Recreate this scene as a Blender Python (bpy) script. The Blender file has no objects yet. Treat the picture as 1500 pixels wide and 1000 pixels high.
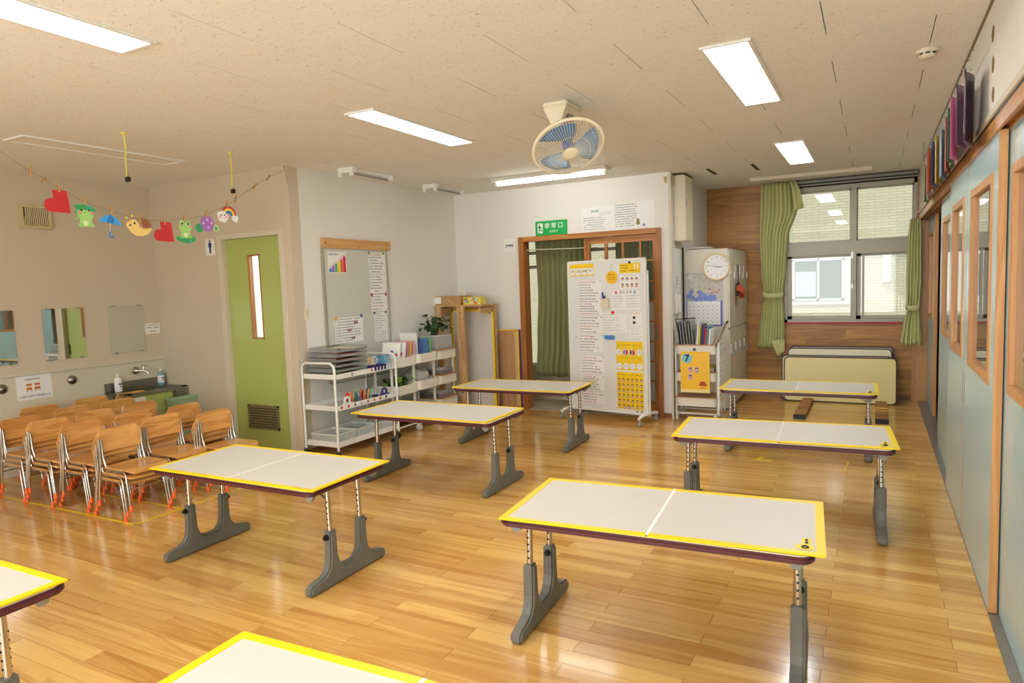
import bpy, bmesh, math, random
from mathutils import Vector, Matrix
PI = math.pi
S = bpy.context.scene
COL = S.collection

# ------------------------------------------------------------------ camera
CAM = Vector((0, 0, 1.5)); FPX = 990.5
YAW, PITCH, ROLL = 0.49316, -0.08331, -0.035454
cy_, sy_, cp_, sp_, cr_, sr_ = math.cos(YAW), math.sin(YAW), math.cos(PITCH), math.sin(PITCH), math.cos(ROLL), math.sin(ROLL)
FWD = Vector((-sy_*cp_, cy_*cp_, sp_)); R0 = Vector((cy_, sy_, 0)); U0 = R0.cross(FWD)
RIGHT = R0*cr_ + U0*sr_; UP = U0*cr_ - R0*sr_
cam = bpy.data.cameras.new('camera'); camo = bpy.data.objects.new('camera', cam); COL.objects.link(camo)
cam.sensor_width = 36; cam.lens = FPX*36/1500; cam.clip_start = 0.02; cam.clip_end = 200
M = Matrix((RIGHT, UP, -FWD)).transposed().to_4x4(); M.translation = CAM
camo.matrix_world = M; S.camera = camo
def inview(p, m=60):
    d = Vector(p)-CAM; z = d.dot(FWD)
    if z < .05: return False
    u = 750+FPX*d.dot(RIGHT)/z; v = 500-FPX*d.dot(UP)/z
    return -m < u < 1500+m and -m < v < 1000+m

# ------------------------------------------------------------------ light
S.view_settings.view_transform = 'Standard'; S.view_settings.look = 'None'
S.view_settings.exposure = 1.12; S.view_settings.gamma = 1; S.view_settings.use_curve_mapping = False
w = bpy.data.worlds.new('sky'); S.world = w; w.use_nodes = True
w.node_tree.nodes['Background'].inputs[0].default_value = (.88, .95, 1, 1)
w.node_tree.nodes['Background'].inputs[1].default_value = .55
def lamp(name, typ, loc, energy, color, direction=None, **kw):
    l = bpy.data.lights.new(name, typ); o = bpy.data.objects.new(name, l); COL.objects.link(o)
    l.energy = energy; l.color = color; o.location = loc
    if direction: o.rotation_euler = Vector(direction).to_track_quat('-Z', 'Y').to_euler()
    for k, v in kw.items(): setattr(l, k, v)
    return o
lamp('sun', 'SUN', (0, 0, 20), .62, (1, .95, .85), (.45, .5, -.9), angle=.02)
# unseen fill light added behind the camera to brighten the room
lamp('rear_fill', 'AREA', (-1.7, -1.95, 1.5), 85, (.95, .985, 1), (0, 1, .12), shape='RECTANGLE', size=4.6, size_y=2.1)
LAMP_E = 10.0

# ------------------------------------------------------------------ materials
def lin(c):
    c = [x/255 for x in c]
    return tuple((x/12.92 if x <= .04045 else ((x+.055)/1.055)**2.4) for x in c)+(1,)
MC = {}
def mat(name, rgb, rough=.5, metal=0, var=.06, scale=30, bump=0, spec=.5, trans=0, emit=0, coat=0, ior=1.45, alpha=1):
    if name in MC: return MC[name]
    m = bpy.data.materials.new(name); m.use_nodes = True; nt = m.node_tree; N = nt.nodes; L = nt.links
    b = N['Principled BSDF']; c = lin(rgb)
    b.inputs['Roughness'].default_value = rough; b.inputs['Metallic'].default_value = metal
    b.inputs['Specular IOR Level'].default_value = spec; b.inputs['Transmission Weight'].default_value = trans
    b.inputs['IOR'].default_value = ior; b.inputs['Alpha'].default_value = alpha
    b.inputs['Coat Weight'].default_value = coat
    tc = N.new('ShaderNodeTexCoord'); nz = N.new('ShaderNodeTexNoise'); nz.inputs['Scale'].default_value = scale; nz.inputs['Detail'].default_value = 4
    L.new(tc.outputs['Object'], nz.inputs['Vector'])
    mx = N.new('ShaderNodeMix'); mx.data_type = 'RGBA'
    mx.inputs[6].default_value = tuple(x*(1-var) for x in c[:3])+(1,); mx.inputs[7].default_value = tuple(min(1, x*(1+var)) for x in c[:3])+(1,)
    L.new(nz.outputs['Fac'], mx.inputs[0]); L.new(mx.outputs[2], b.inputs['Base Color'])
    if bump:
        bp = N.new('ShaderNodeBump'); bp.inputs['Strength'].default_value = bump; bp.inputs['Distance'].default_value = .002
        L.new(nz.outputs['Fac'], bp.inputs['Height']); L.new(bp.outputs[0], b.inputs['Normal'])
    if emit:
        b.inputs['Emission Color'].default_value = c; b.inputs['Emission Strength'].default_value = emit
    MC[name] = m; return m
def wood(name, dark, light, axis=0, freq=18, stretch=.06, rough=.4, rand=None, coat=0, randamt=.35, contrast=1.0, spec=.5):
    """grain runs along axis; rand = 'object' or 'island' gives every plank its own tone and grain"""
    if name in MC: return MC[name]
    m = bpy.data.materials.new(name); m.use_nodes = True; nt = m.node_tree; N = nt.nodes; L = nt.links
    b = N['Principled BSDF']; b.inputs['Roughness'].default_value = rough; b.inputs['Coat Weight'].default_value = coat; b.inputs['Coat Roughness'].default_value = .08
    b.inputs['Specular IOR Level'].default_value = spec
    g = N.new('ShaderNodeNewGeometry'); mp = N.new('ShaderNodeMapping')
    sc = [freq]*3; sc[axis] = freq*stretch; mp.inputs['Scale'].default_value = sc
    rnd = None
    if rand == 'object':
        oi = N.new('ShaderNodeObjectInfo'); rnd = oi.outputs['Random']; src = g.outputs['Position']
    elif rand == 'island': rnd = g.outputs['Random Per Island']; src = g.outputs['Position']
    else:
        tc = N.new('ShaderNodeTexCoord'); src = tc.outputs['Object']
    if rnd:
        va = N.new('ShaderNodeVectorMath'); va.operation = 'MULTIPLY_ADD'
        va.inputs[1].default_value = (37, 53, 71); L.new(rnd, va.inputs[0]); L.new(src, va.inputs[2]); src = va.outputs[0]
    L.new(src, mp.inputs['Vector'])
    nz = N.new('ShaderNodeTexNoise'); nz.inputs['Scale'].default_value = 1; nz.inputs['Detail'].default_value = 5; nz.inputs['Roughness'].default_value = .6; nz.inputs['Distortion'].default_value = 1.2
    L.new(mp.outputs[0], nz.inputs['Vector'])
    wv = N.new('ShaderNodeMath'); wv.operation = 'MULTIPLY'; wv.inputs[1].default_value = 26; L.new(nz.outputs['Fac'], wv.inputs[0])
    sn = N.new('ShaderNodeMath'); sn.operation = 'SINE'; L.new(wv.outputs[0], sn.inputs[0])
    ad = N.new('ShaderNodeMath'); ad.operation = 'MULTIPLY_ADD'; ad.inputs[1].default_value = .14*contrast; L.new(sn.outputs[0], ad.inputs[0]); L.new(nz.outputs['Fac'], ad.inputs[2])
    fac = ad.outputs[0]
    if rnd:
        a2 = N.new('ShaderNodeMath'); a2.operation = 'MULTIPLY_ADD'; a2.inputs[1].default_value = randamt*2
        a3 = N.new('ShaderNodeMath'); a3.operation = 'SUBTRACT'; a3.inputs[1].default_value = .5; L.new(rnd, a3.inputs[0])
        L.new(a3.outputs[0], a2.inputs[0]); L.new(fac, a2.inputs[2]); fac = a2.outputs[0]
    rp = N.new('ShaderNodeValToRGB'); rp.color_ramp.elements[0].position = .12; rp.color_ramp.elements[1].position = .8
    rp.color_ramp.elements[0].color = lin(dark); rp.color_ramp.elements[1].color = lin(light)
    L.new(fac, rp.inputs[0]); L.new(rp.outputs[0], b.inputs['Base Color'])
    bp = N.new('ShaderNodeBump'); bp.inputs['Strength'].default_value = .08; bp.inputs['Distance'].default_value = .001
    L.new(nz.outputs['Fac'], bp.inputs['Height']); L.new(bp.outputs[0], b.inputs['Normal'])
    MC[name] = m; return m
def ceilmat():
    m = bpy.data.materials.new('acoustic_tile'); m.use_nodes = True; nt = m.node_tree; N = nt.nodes; L = nt.links
    b = N['Principled BSDF']; b.inputs['Roughness'].default_value = .95; b.inputs['Specular IOR Level'].default_value = .1
    g = N.new('ShaderNodeNewGeometry'); mp = N.new('ShaderNodeMapping'); mp.inputs['Scale'].default_value = (42, 90, 60)
    L.new(g.outputs['Position'], mp.inputs[0])
    nz = N.new('ShaderNodeTexNoise'); nz.inputs['Scale'].default_value = 1.0; nz.inputs['Detail'].default_value = 2; nz.inputs['Distortion'].default_value = 2.0
    L.new(mp.outputs[0], nz.inputs['Vector'])
    rp = N.new('ShaderNodeValToRGB'); e = rp.color_ramp.elements
    e[0].position = .29; e[0].color = lin((176, 160, 134)); e[1].position = .36; e[1].color = lin((243, 240, 232))
    L.new(nz.outputs['Fac'], rp.inputs[0]); L.new(rp.outputs[0], b.inputs['Base Color'])
    bp = N.new('ShaderNodeBump'); bp.inputs['Strength'].default_value = .5; bp.inputs['Distance'].default_value = .003
    L.new(rp.outputs[0], bp.inputs['Height']); L.new(bp.outputs[0], b.inputs['Normal'])
    return m
def brickmat(name, c1, c2, mortar, bw, bh):
    m = bpy.data.materials.new(name); m.use_nodes = True; nt = m.node_tree; N = nt.nodes; L = nt.links
    b = N['Principled BSDF']; b.inputs['Roughness'].default_value = .8
    tc = N.new('ShaderNodeTexCoord'); mp = N.new('ShaderNodeMapping'); mp.inputs['Rotation'].default_value = (PI/2, 0, 0)
    L.new(tc.outputs['Object'], mp.inputs[0])
    br = N.new('ShaderNodeTexBrick'); br.inputs['Color1'].default_value = lin(c1); br.inputs['Color2'].default_value = lin(c2); br.inputs['Mortar'].default_value = lin(mortar)
    br.inputs['Scale'].default_value = 1; br.inputs['Brick Width'].default_value = bw; br.inputs['Row Height'].default_value = bh; br.inputs['Mortar Size'].default_value = .006
    L.new(mp.outputs[0], br.inputs['Vector']); L.new(br.outputs['Color'], b.inputs['Base Color'])
    bp = N.new('ShaderNodeBump'); bp.invert = True; bp.inputs['Strength'].default_value = .6; bp.inputs['Distance'].default_value = .01
    L.new(br.outputs['Fac'], bp.inputs['Height']); L.new(bp.outputs[0], b.inputs['Normal'])
    return m
WALL = mat('painted_plaster', (208, 193, 168), .75, var=.025, scale=3, bump=.05)  # cream plaster; the dim left side's shade is put into the base colour
WALLW = mat('white_plaster', (232, 228, 218), .75, var=.02, scale=3, bump=.05)
DADO = mat('cream_wall_lower', (214, 204, 180), .5, var=.02, scale=4)
TRIMC = mat('cream_paint', (214, 204, 180), .45, var=.03)
WHITE = mat('white_enamel', (236, 234, 226), .35, var=.02)
OFFW = mat('ivory_plastic', (230, 220, 194), .4, var=.02)
BEIGEM = mat('beige_locker_paint', (214, 206, 188), .4, var=.02)
CHROME = mat('chrome', (205, 200, 192), .16, 1, var=.03)
STEEL = mat('brushed_steel', (150, 150, 145), .3, 1, var=.1, scale=60)
ALU = mat('aluminium_sash', (172, 166, 148), .45, .25, var=.04)
GREYP = mat('grey_cast_foot', (112, 110, 100), .45, var=.06, bump=.05)
BLACK = mat('black_plastic', (24, 24, 26), .4)
DARK = mat('dark_gap', (52, 40, 26), .9)
MAROON = mat('maroon_edge', (92, 44, 46), .35, var=.08)
CREAMT = mat('cream_laminate', (240, 228, 186), .3, var=.03)
YEL = mat('yellow_tape', (252, 214, 6), .35, var=.03)
MATW = mat('white_vinyl_mat', (212, 205, 194), .42, var=.02, scale=8)
MATW2 = mat('clear_joint_tape', (250, 246, 238), .25, var=.02)
ORANGE = mat('orange_rubber', (246, 104, 36), .5)
PAPER = mat('white_paper', (240, 238, 232), .6, var=.01)
PAPERW = mat('glossy_laminated_sheet', (240, 238, 232), .2, var=.01)
INK = mat('black_ink', (34, 32, 34), .6)
INKR = mat('red_ink', (196, 40, 48), .6)
INKG = mat('green_ink', (44, 150, 84), .6)
INKB = mat('navy_ink', (38, 44, 110), .6)
GREY_INK = mat('grey_ink', (120, 118, 116), .6)
LGREEN = mat('lime_green_laminate', (176, 188, 104), .35, var=.02)
BLUEP = mat('pale_blue_laminate', (180, 212, 216), .28, var=.015, coat=.25)
GLASS = mat('clear_glass', (255, 255, 255), .0, var=0, trans=1, ior=1.45)
WGREEN = mat('light_green_curtain', (208, 208, 146), .85, var=.05, scale=90, bump=.2)
OLIVE = mat('olive_curtain', (140, 140, 92), .85, var=.08, scale=90, bump=.2)
PALEG = mat('sheer_green_curtain', (178, 190, 150), .85, var=.08, scale=90)
MIRROR = mat('mirror', (225, 230, 226), .02, 1, var=0)
LAMPM = mat('lit_diffuser', (248, 252, 255), .5, emit=LAMP_E)
CARD = mat('brown_cardboard', (188, 148, 98), .8, var=.06)
SKIN = mat('light_skin_print', (244, 190, 170), .7); HAIR = mat('dark_hair_print', (40, 26, 22), .7)
YPOST = mat('yellow_poster', (250, 208, 30), .4, var=.03); OPOST = mat('orange_yellow_poster', (252, 196, 40), .3, var=.04)
PINKD = mat('pink_print', (250, 110, 150), .6); REDF = mat('red_felt', (200, 44, 46), .6, var=.05)
COLS = {}
def C(r, g, b, rough=.5): return mat('tint_%02x%02x%02x' % (r, g, b), (r, g, b), rough)
PINE = wood('pine_frame', (186, 138, 88), (222, 180, 128), 2, 16, .08, .45)
DOORW = wood('door_frame_wood', (146, 86, 36), (190, 126, 64), 2, 14, .06, .35)
DOORH = wood('door_head_wood', (160, 98, 42), (204, 142, 76), 0, 14, .06, .35)
PARTW = wood('partition_wood', (190, 130, 74), (218, 162, 104), 2, 16, .06, .35)
RAILW = wood('header_rail_wood', (180, 122, 66), (214, 158, 96), 1, 14, .06, .35)
PLY = wood('chair_plywood', (188, 124, 56), (226, 166, 92), 1, 12, .12, .25, rand='object', randamt=.12, coat=.4)
FLOORO = wood('floor_planks', (188, 128, 54), (236, 188, 108), 0, 9, .07, .17, rand='object', randamt=.2, contrast=.55, coat=.25)
FLOORI = wood('floor_planks_far', (188, 128, 54), (236, 188, 108), 0, 9, .07, .17, rand='island', randamt=.2, contrast=.55, coat=.25)
BACKW = wood('larch_cladding', (152, 96, 34), (206, 150, 74), 0, 9, .1, .4, rand='object', randamt=.14, contrast=.8)
TAN = wood('tan_plywood', (168, 122, 78), (196, 150, 100), 2, 8, .1, .6)
BEAMW = wood('block_wood', (150, 92, 50), (192, 136, 84), 0, 20, .2, .5, rand='island')
TILE = ceilmat()
FAC = brickmat('cream_brick_cladding', (228, 222, 192), (220, 214, 182), (206, 200, 166), .22, .05)

# ------------------------------------------------------------------ helpers
class MB:
    def __init__(s): s.v = []; s.f = []; s.mi = []; s.m = 0; s.sm = []
    def add(s, vs, fs, smooth=False, T=None):
        o = len(s.v)
        s.v += [tuple(T @ Vector(p)) if T else tuple(p) for p in vs]
        for f in fs: s.f.append(tuple(o+i for i in f)); s.mi.append(s.m); s.sm.append(smooth)
        return s
    def box(s, a, b, bev=0, T=None):
        x0, y0, z0 = [min(a[i], b[i]) for i in range(3)]; x1, y1, z1 = [max(a[i], b[i]) for i in range(3)]
        if bev:
            bm = bmesh.new(); bmesh.ops.create_cube(bm, size=1)
            for v in bm.verts: v.co = Vector((x0+(v.co.x+.5)*(x1-x0), y0+(v.co.y+.5)*(y1-y0), z0+(v.co.z+.5)*(z1-z0)))
            bev = min(bev, .49*min(x1-x0, y1-y0, z1-z0))
            bmesh.ops.bevel(bm, geom=bm.edges[:], offset=bev, segments=2, affect='EDGES')
            s.bm(bm, T); bm.free(); return s
        vs = [(x0, y0, z0), (x1, y0, z0), (x1, y1, z0), (x0, y1, z0), (x0, y0, z1), (x1, y0, z1), (x1, y1, z1), (x0, y1, z1)]
        return s.add(vs, [(0, 3, 2, 1), (4, 5, 6, 7), (0, 1, 5, 4), (1, 2, 6, 5), (2, 3, 7, 6), (3, 0, 4, 7)], T=T)
    def bm(s, bm, T=None, smooth=False):
        bm.verts.index_update()
        return s.add([v.co.copy() for v in bm.verts], [[v.index for v in f.verts] for f in bm.faces], smooth, T)
    def prism(s, poly, h0, h1, axis=2, T=None, smooth=False, bev=0):
        """poly of 2D points; axis = extrusion axis; 2: (x,y), 1: (x,z), 0: (y,z)"""
        n = len(poly)
        def P(p, h): return (p[0], p[1], h) if axis == 2 else ((p[0], h, p[1]) if axis == 1 else (h, p[0], p[1]))
        if bev:
            bm = bmesh.new(); a = [bm.verts.new(P(p, h0)) for p in poly]; b = [bm.verts.new(P(p, h1)) for p in poly]
            bm.faces.new(a); bm.faces.new(b[::-1])
            for i in range(n): bm.faces.new((a[i], a[(i+1) % n], b[(i+1) % n], b[i]))
            bmesh.ops.recalc_face_normals(bm, faces=bm.faces[:])
            es = [e for e in bm.edges if (e.verts[0] in a) == (e.verts[1] in a)]
            bmesh.ops.bevel(bm, geom=es, offset=bev, segments=2, affect='EDGES')
            s.bm(bm, T); bm.free(); return s
        vs = [P(p, h0) for p in poly]+[P(p, h1) for p in poly]
        fs = [tuple(range(n-1, -1, -1)), tuple(range(n, 2*n))]+[(i, (i+1) % n, n+(i+1) % n, n+i) for i in range(n)]
        return s.add(vs, fs, smooth, T)
    def tube(s, pts, r, n=8, T=None, rs=None, cap=True, closed=False):
        P = [Vector(p) for p in pts]; m = len(P); vs = []; fs = []
        up = None
        for i in range(m):
            if closed: t = (P[(i+1) % m]-P[i-1]).normalized()
            else: t = (P[min(i+1, m-1)]-P[max(i-1, 0)]).normalized()
            if up is None:
                up = Vector((0, 0, 1)) if abs(t.z) < .9 else Vector((1, 0, 0))
            a = (up-t*up.dot(t)).normalized(); b = t.cross(a); up = a
            rr = rs[i] if rs else r
            for k in range(n):
                c = 2*PI*k/n; vs.append(P[i]+(a*math.cos(c)+b*math.sin(c))*rr)
        for i in range(m if closed else m-1):
            j = (i+1) % m
            for k in range(n): fs.append((i*n+k, i*n+(k+1) % n, j*n+(k+1) % n, j*n+k))
        s.add(vs, fs, True, T)
        if cap and not closed: s.add(vs[:n], [tuple(range(n-1, -1, -1))], False, T); s.add(vs[-n:], [tuple(range(n))], False, T)
        return s
    def cyl(s, p, r, h, n=16, axis=2, T=None, r2=None):
        d = [0, 0, 0]; d[axis] = h; q = [p[i]+d[i] for i in range(3)]
        return s.tube([p, q], r, n, T, rs=[r, r if r2 is None else r2])
    def lathe(s, prof, n=20, T=None, cx=0, cy=0):
        vs = []; fs = []
        for r, z in prof:
            for k in range(n): c = 2*PI*k/n; vs.append((cx+r*math.cos(c), cy+r*math.sin(c), z))
        for i in range(len(prof)-1):
            for k in range(n): fs.append((i*n+k, i*n+(k+1) % n, (i+1)*n+(k+1) % n, (i+1)*n+k))
        return s.add(vs, fs, True, T)
    def disc(s, c, r, t, axis=1, n=20, T=None):
        pl = [(r*math.cos(2*PI*k/n), r*math.sin(2*PI*k/n)) for k in range(n)]
        if axis == 1: return s.prism([(c[0]+a, c[2]+b) for a, b in pl], c[1], c[1]+t, 1, T)
        if axis == 2: return s.prism([(c[0]+a, c[1]+b) for a, b in pl], c[2], c[2]+t, 2, T)
        return s.prism([(c[1]+a, c[2]+b) for a, b in pl], c[0], c[0]+t, 0, T)
    def build(s, name, m, parent=None):
        me = bpy.data.meshes.new(name); me.from_pydata(s.v, [], s.f)
        ms = m if isinstance(m, (list, tuple)) else [m]
        for x in ms: me.materials.append(x)
        me.polygons.foreach_set('material_index', s.mi); me.polygons.foreach_set('use_smooth', s.sm)
        bm = bmesh.new(); bm.from_mesh(me); bmesh.ops.recalc_face_normals(bm, faces=bm.faces[:]); bm.to_mesh(me); bm.free()
        me.update(); o = bpy.data.objects.new(name, me); COL.objects.link(o)
        if parent: o.parent = parent
        return o
def tag(o, label=None, cat=None, group=None, kind=None):
    if label: o['label'] = label
    if cat: o['category'] = cat
    if group: o['group'] = group
    if kind: o['kind'] = kind
    return o
def empty(name, loc=(0, 0, 0), rz=0, label=None, cat=None, group=None, kind=None, rot=None):
    o = bpy.data.objects.new(name, None); COL.objects.link(o); o.location = loc; o.empty_display_size = .05
    o.rotation_euler = rot if rot else (0, 0, rz)
    return tag(o, label, cat, group, kind)
def kids(o): return [c for c in bpy.data.objects if c.parent == o]
def tree(o): return [(c, tree(c)) for c in kids(o)]
def copy_tree(o, sub, parent=None):
    c = o.copy(); COL.objects.link(c)
    if parent: c.parent = parent
    for ch, ss in sub: copy_tree(ch, ss, c)
    return c
def B(a, b, bev=0): return MB().box(a, b, bev)
def place(o, loc, rz=0): o.location = loc; o.rotation_euler = (0, 0, rz); return o
def rrect(x0, y0, x1, y1, r, n=5, corners='1111'):
    pts = []
    for i, (cx, cy, a0) in enumerate(((x1-r, y1-r, 0), (x0+r, y1-r, 90), (x0+r, y0+r, 180), (x1-r, y0+r, 270))):
        if corners[i] == '1':
            for k in range(n+1): a = math.radians(a0+90*k/n); pts.append((cx+r*math.cos(a), cy+r*math.sin(a)))
        else: pts.append([(x1, y1), (x0, y1), (x0, y0), (x1, y0)][i])
    return pts
def ring(c, r, n, axis=2):
    o = []
    for k in range(n):
        a = 2*PI*k/n; u, v = r*math.cos(a), r*math.sin(a)
        o.append((c[0]+u, c[1]+v, c[2]) if axis == 2 else ((c[0]+u, c[1], c[2]+v) if axis == 1 else (c[0], c[1]+u, c[2]+v)))
    return o
def text(s, size, m, parent, x, z, y=-.002, name='printed_text', align='CENTER', ext=.0004, sx=1, bold=0):
    """flat lettering standing in the local xz plane, facing -y"""
    cu = bpy.data.curves.new('lettering', 'FONT'); cu.body = s; cu.size = size; cu.align_x = align; cu.align_y = 'CENTER'
    cu.extrude = ext; cu.offset = bold; cu.resolution_u = 3
    o = bpy.data.objects.new('lettering', cu); COL.objects.link(o)
    dg = bpy.context.evaluated_depsgraph_get(); me = bpy.data.meshes.new_from_object(o.evaluated_get(dg))
    bpy.data.objects.remove(o); bpy.data.curves.remove(cu)
    me.transform(Matrix.Translation((x, y, z)) @ Matrix.Diagonal((sx, 1, 1, 1)) @ Matrix.Rotation(PI/2, 4, 'X'))
    me.materials.clear(); me.materials.append(m)
    r = bpy.data.objects.new(name, me); COL.objects.link(r); r.parent = parent
    return r
def marks(mb, x0, x1, z, h, rnd, y=-.002, fill=.95, gap=.12):
    """a line of print too small to read: a run of little glyph-like strokes"""
    x = x0
    while x < x1-h*.5:
        if rnd.random() < gap: x += h*.8; continue
        w_ = h*(.6+.3*rnd.random())
        for k in range(2):
            zz = z+h*(rnd.random()*.5-.1); mb.box((x, y, zz), (x+w_*.9, y+.0006, zz+h*.2))
        xx = x+w_*rnd.random()*.6; mb.box((xx, y, z-h*.3), (xx+h*.2, y+.0006, z+h*.55))
        x += h
    return mb
def wallroot(name, loc, rz, label, cat, group=None): return empty(name, loc, rz, label, cat, group)
FX = -PI/2   # things on a wall that faces -X
FL = PI/2    # things on a wall that faces +X

# ------------------------------------------------------------------ the room
XL, XW, XE, XR = -6.56, -4.62, -1.92, .44
Y0, Y1, Y2, Y3, H = -2.0, 4.48, 7.2, 9.03, 2.63
def struct(name, mb, m, label=None): return tag(mb.build(name, m), label, kind='structure')
fl = empty('floor', (0, 0, 0), 0, 'golden varnished wooden strip floor', kind='structure')
mb = B((XL-.2, Y0, -.12), (1.0, 9.3, -.012)); mb.build('floor_base', DARK, fl)
PW, PLN = .0913, .91
proto = B((-PLN/2+.0009, -PW/2+.0009, -.012), (PLN/2-.0009, PW/2-.0009, 0)).build('plank', FLOORO, fl)
cand = []
r = random.Random(4)
k = 0
y = Y0+PW/2
rows = []
while y < Y3+.05:
    rows.append(y); y += PW
off = (3.113-rows[0]) % PW
for i, yy in enumerate(rows):
    yy += off; par = round((yy-3.113)/PW) % 2
    x = -.622-PLN/2+(0 if par else PLN/2) - 8*PLN + PLN/2
    while x < .5+PLN/2:
        cand.append((x, yy)); x += PLN
def dist(c): return (Vector((c[0], c[1], 0))-CAM).length
vis = sorted([c for c in cand if inview((c[0], c[1], 0), 20)], key=dist)
near = set(vis[:295]); first = True; rest = MB()
for c in cand:
    if c[0]-PLN/2 > .45 or c[0]+PLN/2 < XL: continue
    x0_, x1_ = max(c[0]-PLN/2+.0007, XL), min(c[0]+PLN/2-.0007, .447)
    if c in near:
        if x1_-x0_ > PLN-.01:
            if first: o = proto; first = False
            else: o = proto.copy(); COL.objects.link(o)
            o.location = (c[0], c[1], 0)
        else:
            o = B((x0_-c[0], -PW/2+.0005, -.012), (x1_-c[0], PW/2-.0005, 0)).build('plank', FLOORO, fl); o.location = (c[0], c[1], 0)
    else: rest.box((x0_, c[1]-PW/2+.0009, -.012), (x1_, c[1]+PW/2-.0009, 0))
tag(rest.build('far_planks', FLOORI, fl), kind='stuff')

ce = empty('ceiling', (0, 0, H), 0, 'cream acoustic tile ceiling with staggered joints', kind='structure')
B((XL-.2, Y0, .012), (.9, 9.2, .1)).build('ceiling_base', DARK, ce)
TX, TY = .9, .4605
tp = B((-TX/2+.0022, -TY/2+.0008, 0), (TX/2-.0022, TY/2-.0008, .012)).build('ceiling_tile', TILE, ce); first = True
for j in range(-8, 16):
    yc = 1.82+TY*(j+.5); base = .235 if j % 2 == 0 else -.21
    if yc < Y0 or yc-TY/2 > Y3: continue
    for i in range(-8, 2):
        x0_, x1_ = max(base+TX*(i-1)+.0022, XL), min(base+TX*i-.0022, XR+.02)
        y1_ = min(yc+TY/2, Y3)
        if x1_-x0_ < .01: continue
        if x1_-x0_ > TX-.01 and y1_ == yc+TY/2:
            if first: o = tp; first = False
            else: o = tp.copy(); COL.objects.link(o)
            o.location = ((x0_+x1_)/2, yc, 0)
        else: B((x0_, yc-TY/2+.0008, 0), (x1_, y1_-.0008, .012)).build('ceiling_tile', TILE, ce)

struct('wall_left', MB().box((XL-.12, Y0, .875), (XL, Y1+.1, H)), WALL, 'cream plaster wall with the mirrors')
struct('trim_1', MB().box((XL-.12, Y0, 0), (XL+.006, Y1, .862)), DADO, 'cream lower wall panel below the ledge')
struct('trim_2', MB().box((XL-.1, Y0, .862), (XL+.028, Y1, .884), .004), TRIMC, 'narrow cream ledge running under the mirrors')
DX0, DX1, DZ = -5.53, -4.775, 2.03
mb = MB().box((XL-.1, Y1, 0), (DX0-.012, Y1+.12, H)).box((DX1+.012, Y1, 0), (XW, Y1+.12, H)).box((DX0-.012, Y1, DZ+.012), (DX1+.012, Y1+.12, H))
struct('wall_washroom', mb, WALL, 'cream wall holding the lime green door')
struct('wall_noticeboard', MB().box((XW-.12, Y1+.12, 0), (XW, Y2+.12, H)), WALLW, 'off white side wall behind the carts')
EX0, EX1, EZ = -3.66, -2.06, 2.0
mb = MB().box((XW, Y2, 0), (EX0-.02, Y2+.12, H)).box((EX1+.02, Y2, 0), (XE, Y2+.12, H)).box((EX0-.02, Y2, EZ+.02), (EX1+.02, Y2+.12, H))
struct('wall_entrance', mb, WALLW, 'white wall around the sliding entrance door')
struct('wall_locker', MB().box((XE-.12, Y2+.12, 0), (XE, Y3+.1, H)), WALLW, 'white short wall beside the lockers')
# back wall: larch boards in courses
WX0, WX1, WZ0, WZ1 = -.985, .42, .915, 2.545
bw = empty('wall_back', (0, Y3, 0), 0, 'knotty larch board wall around the window', kind='structure')
MB().box((XE-.1, .014, 0), (WX0, .14, H)).box((WX1+.0, .014, 0), (1.2, .14, H)).box((WX0, .014, 0), (WX1, .14, WZ0)).box((WX0, .014, WZ1), (WX1, .14, H)).build('backing', DARK, bw)
z = 0; BH = .1195; i = 0
while z < H-.01:
    z1_ = min(z+BH-.001, H)
    sp = -.75 if i % 2 else -.3
    if z < WZ0 < z1_: segs = [(XE, WX0, z1_), (WX0, WX1, WZ0), (WX1, .62, z1_)]
    elif z1_ <= WZ0: segs = [(XE, sp, z1_), (sp, .42, z1_), (.42, .62, z1_)]
    elif z < WZ1: segs = [(XE, WX0, z1_), (WX1, .62, z1_)]
    else: segs = [(XE, -.4, z1_), (-.4, .42, z1_), (.42, .62, z1_)]
    for a, b, zt_ in segs: B((a+.0004, 0, z), (b-.0004, .014, zt_)).build('board', BACKW, bw)
    z += BH; i += 1
struct('baseboard_back', MB().box((XE, Y3-.01, 0), (.45, Y3+.004, .05)), wood('dark_base', (110, 66, 28), (150, 98, 50), 0), 'thin brown skirting under the larch wall')
bmw = MB().box((XW, 0, 0), (EX0-.05, .008, .05)).box((EX1+.05, 0, 0), (XE, .008, .05))
o = struct('baseboard_entrance', bmw, wood('dark_base', (110, 66, 28), (150, 98, 50), 0), 'brown skirting along the entrance wall'); o.location = (0, Y2-.008, 0)
struct('baseboard_noticeboard', MB().box((XW, Y1, 0), (XW+.008, Y2, .05)), MC['dark_base'], 'brown skirting behind the white carts')
struct('trim_3', MB().box((XE-.006, Y2-.012, 0), (XE+.02, Y2+.01, H)), TRIMC, 'pale corner bead beside the wall box')
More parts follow.
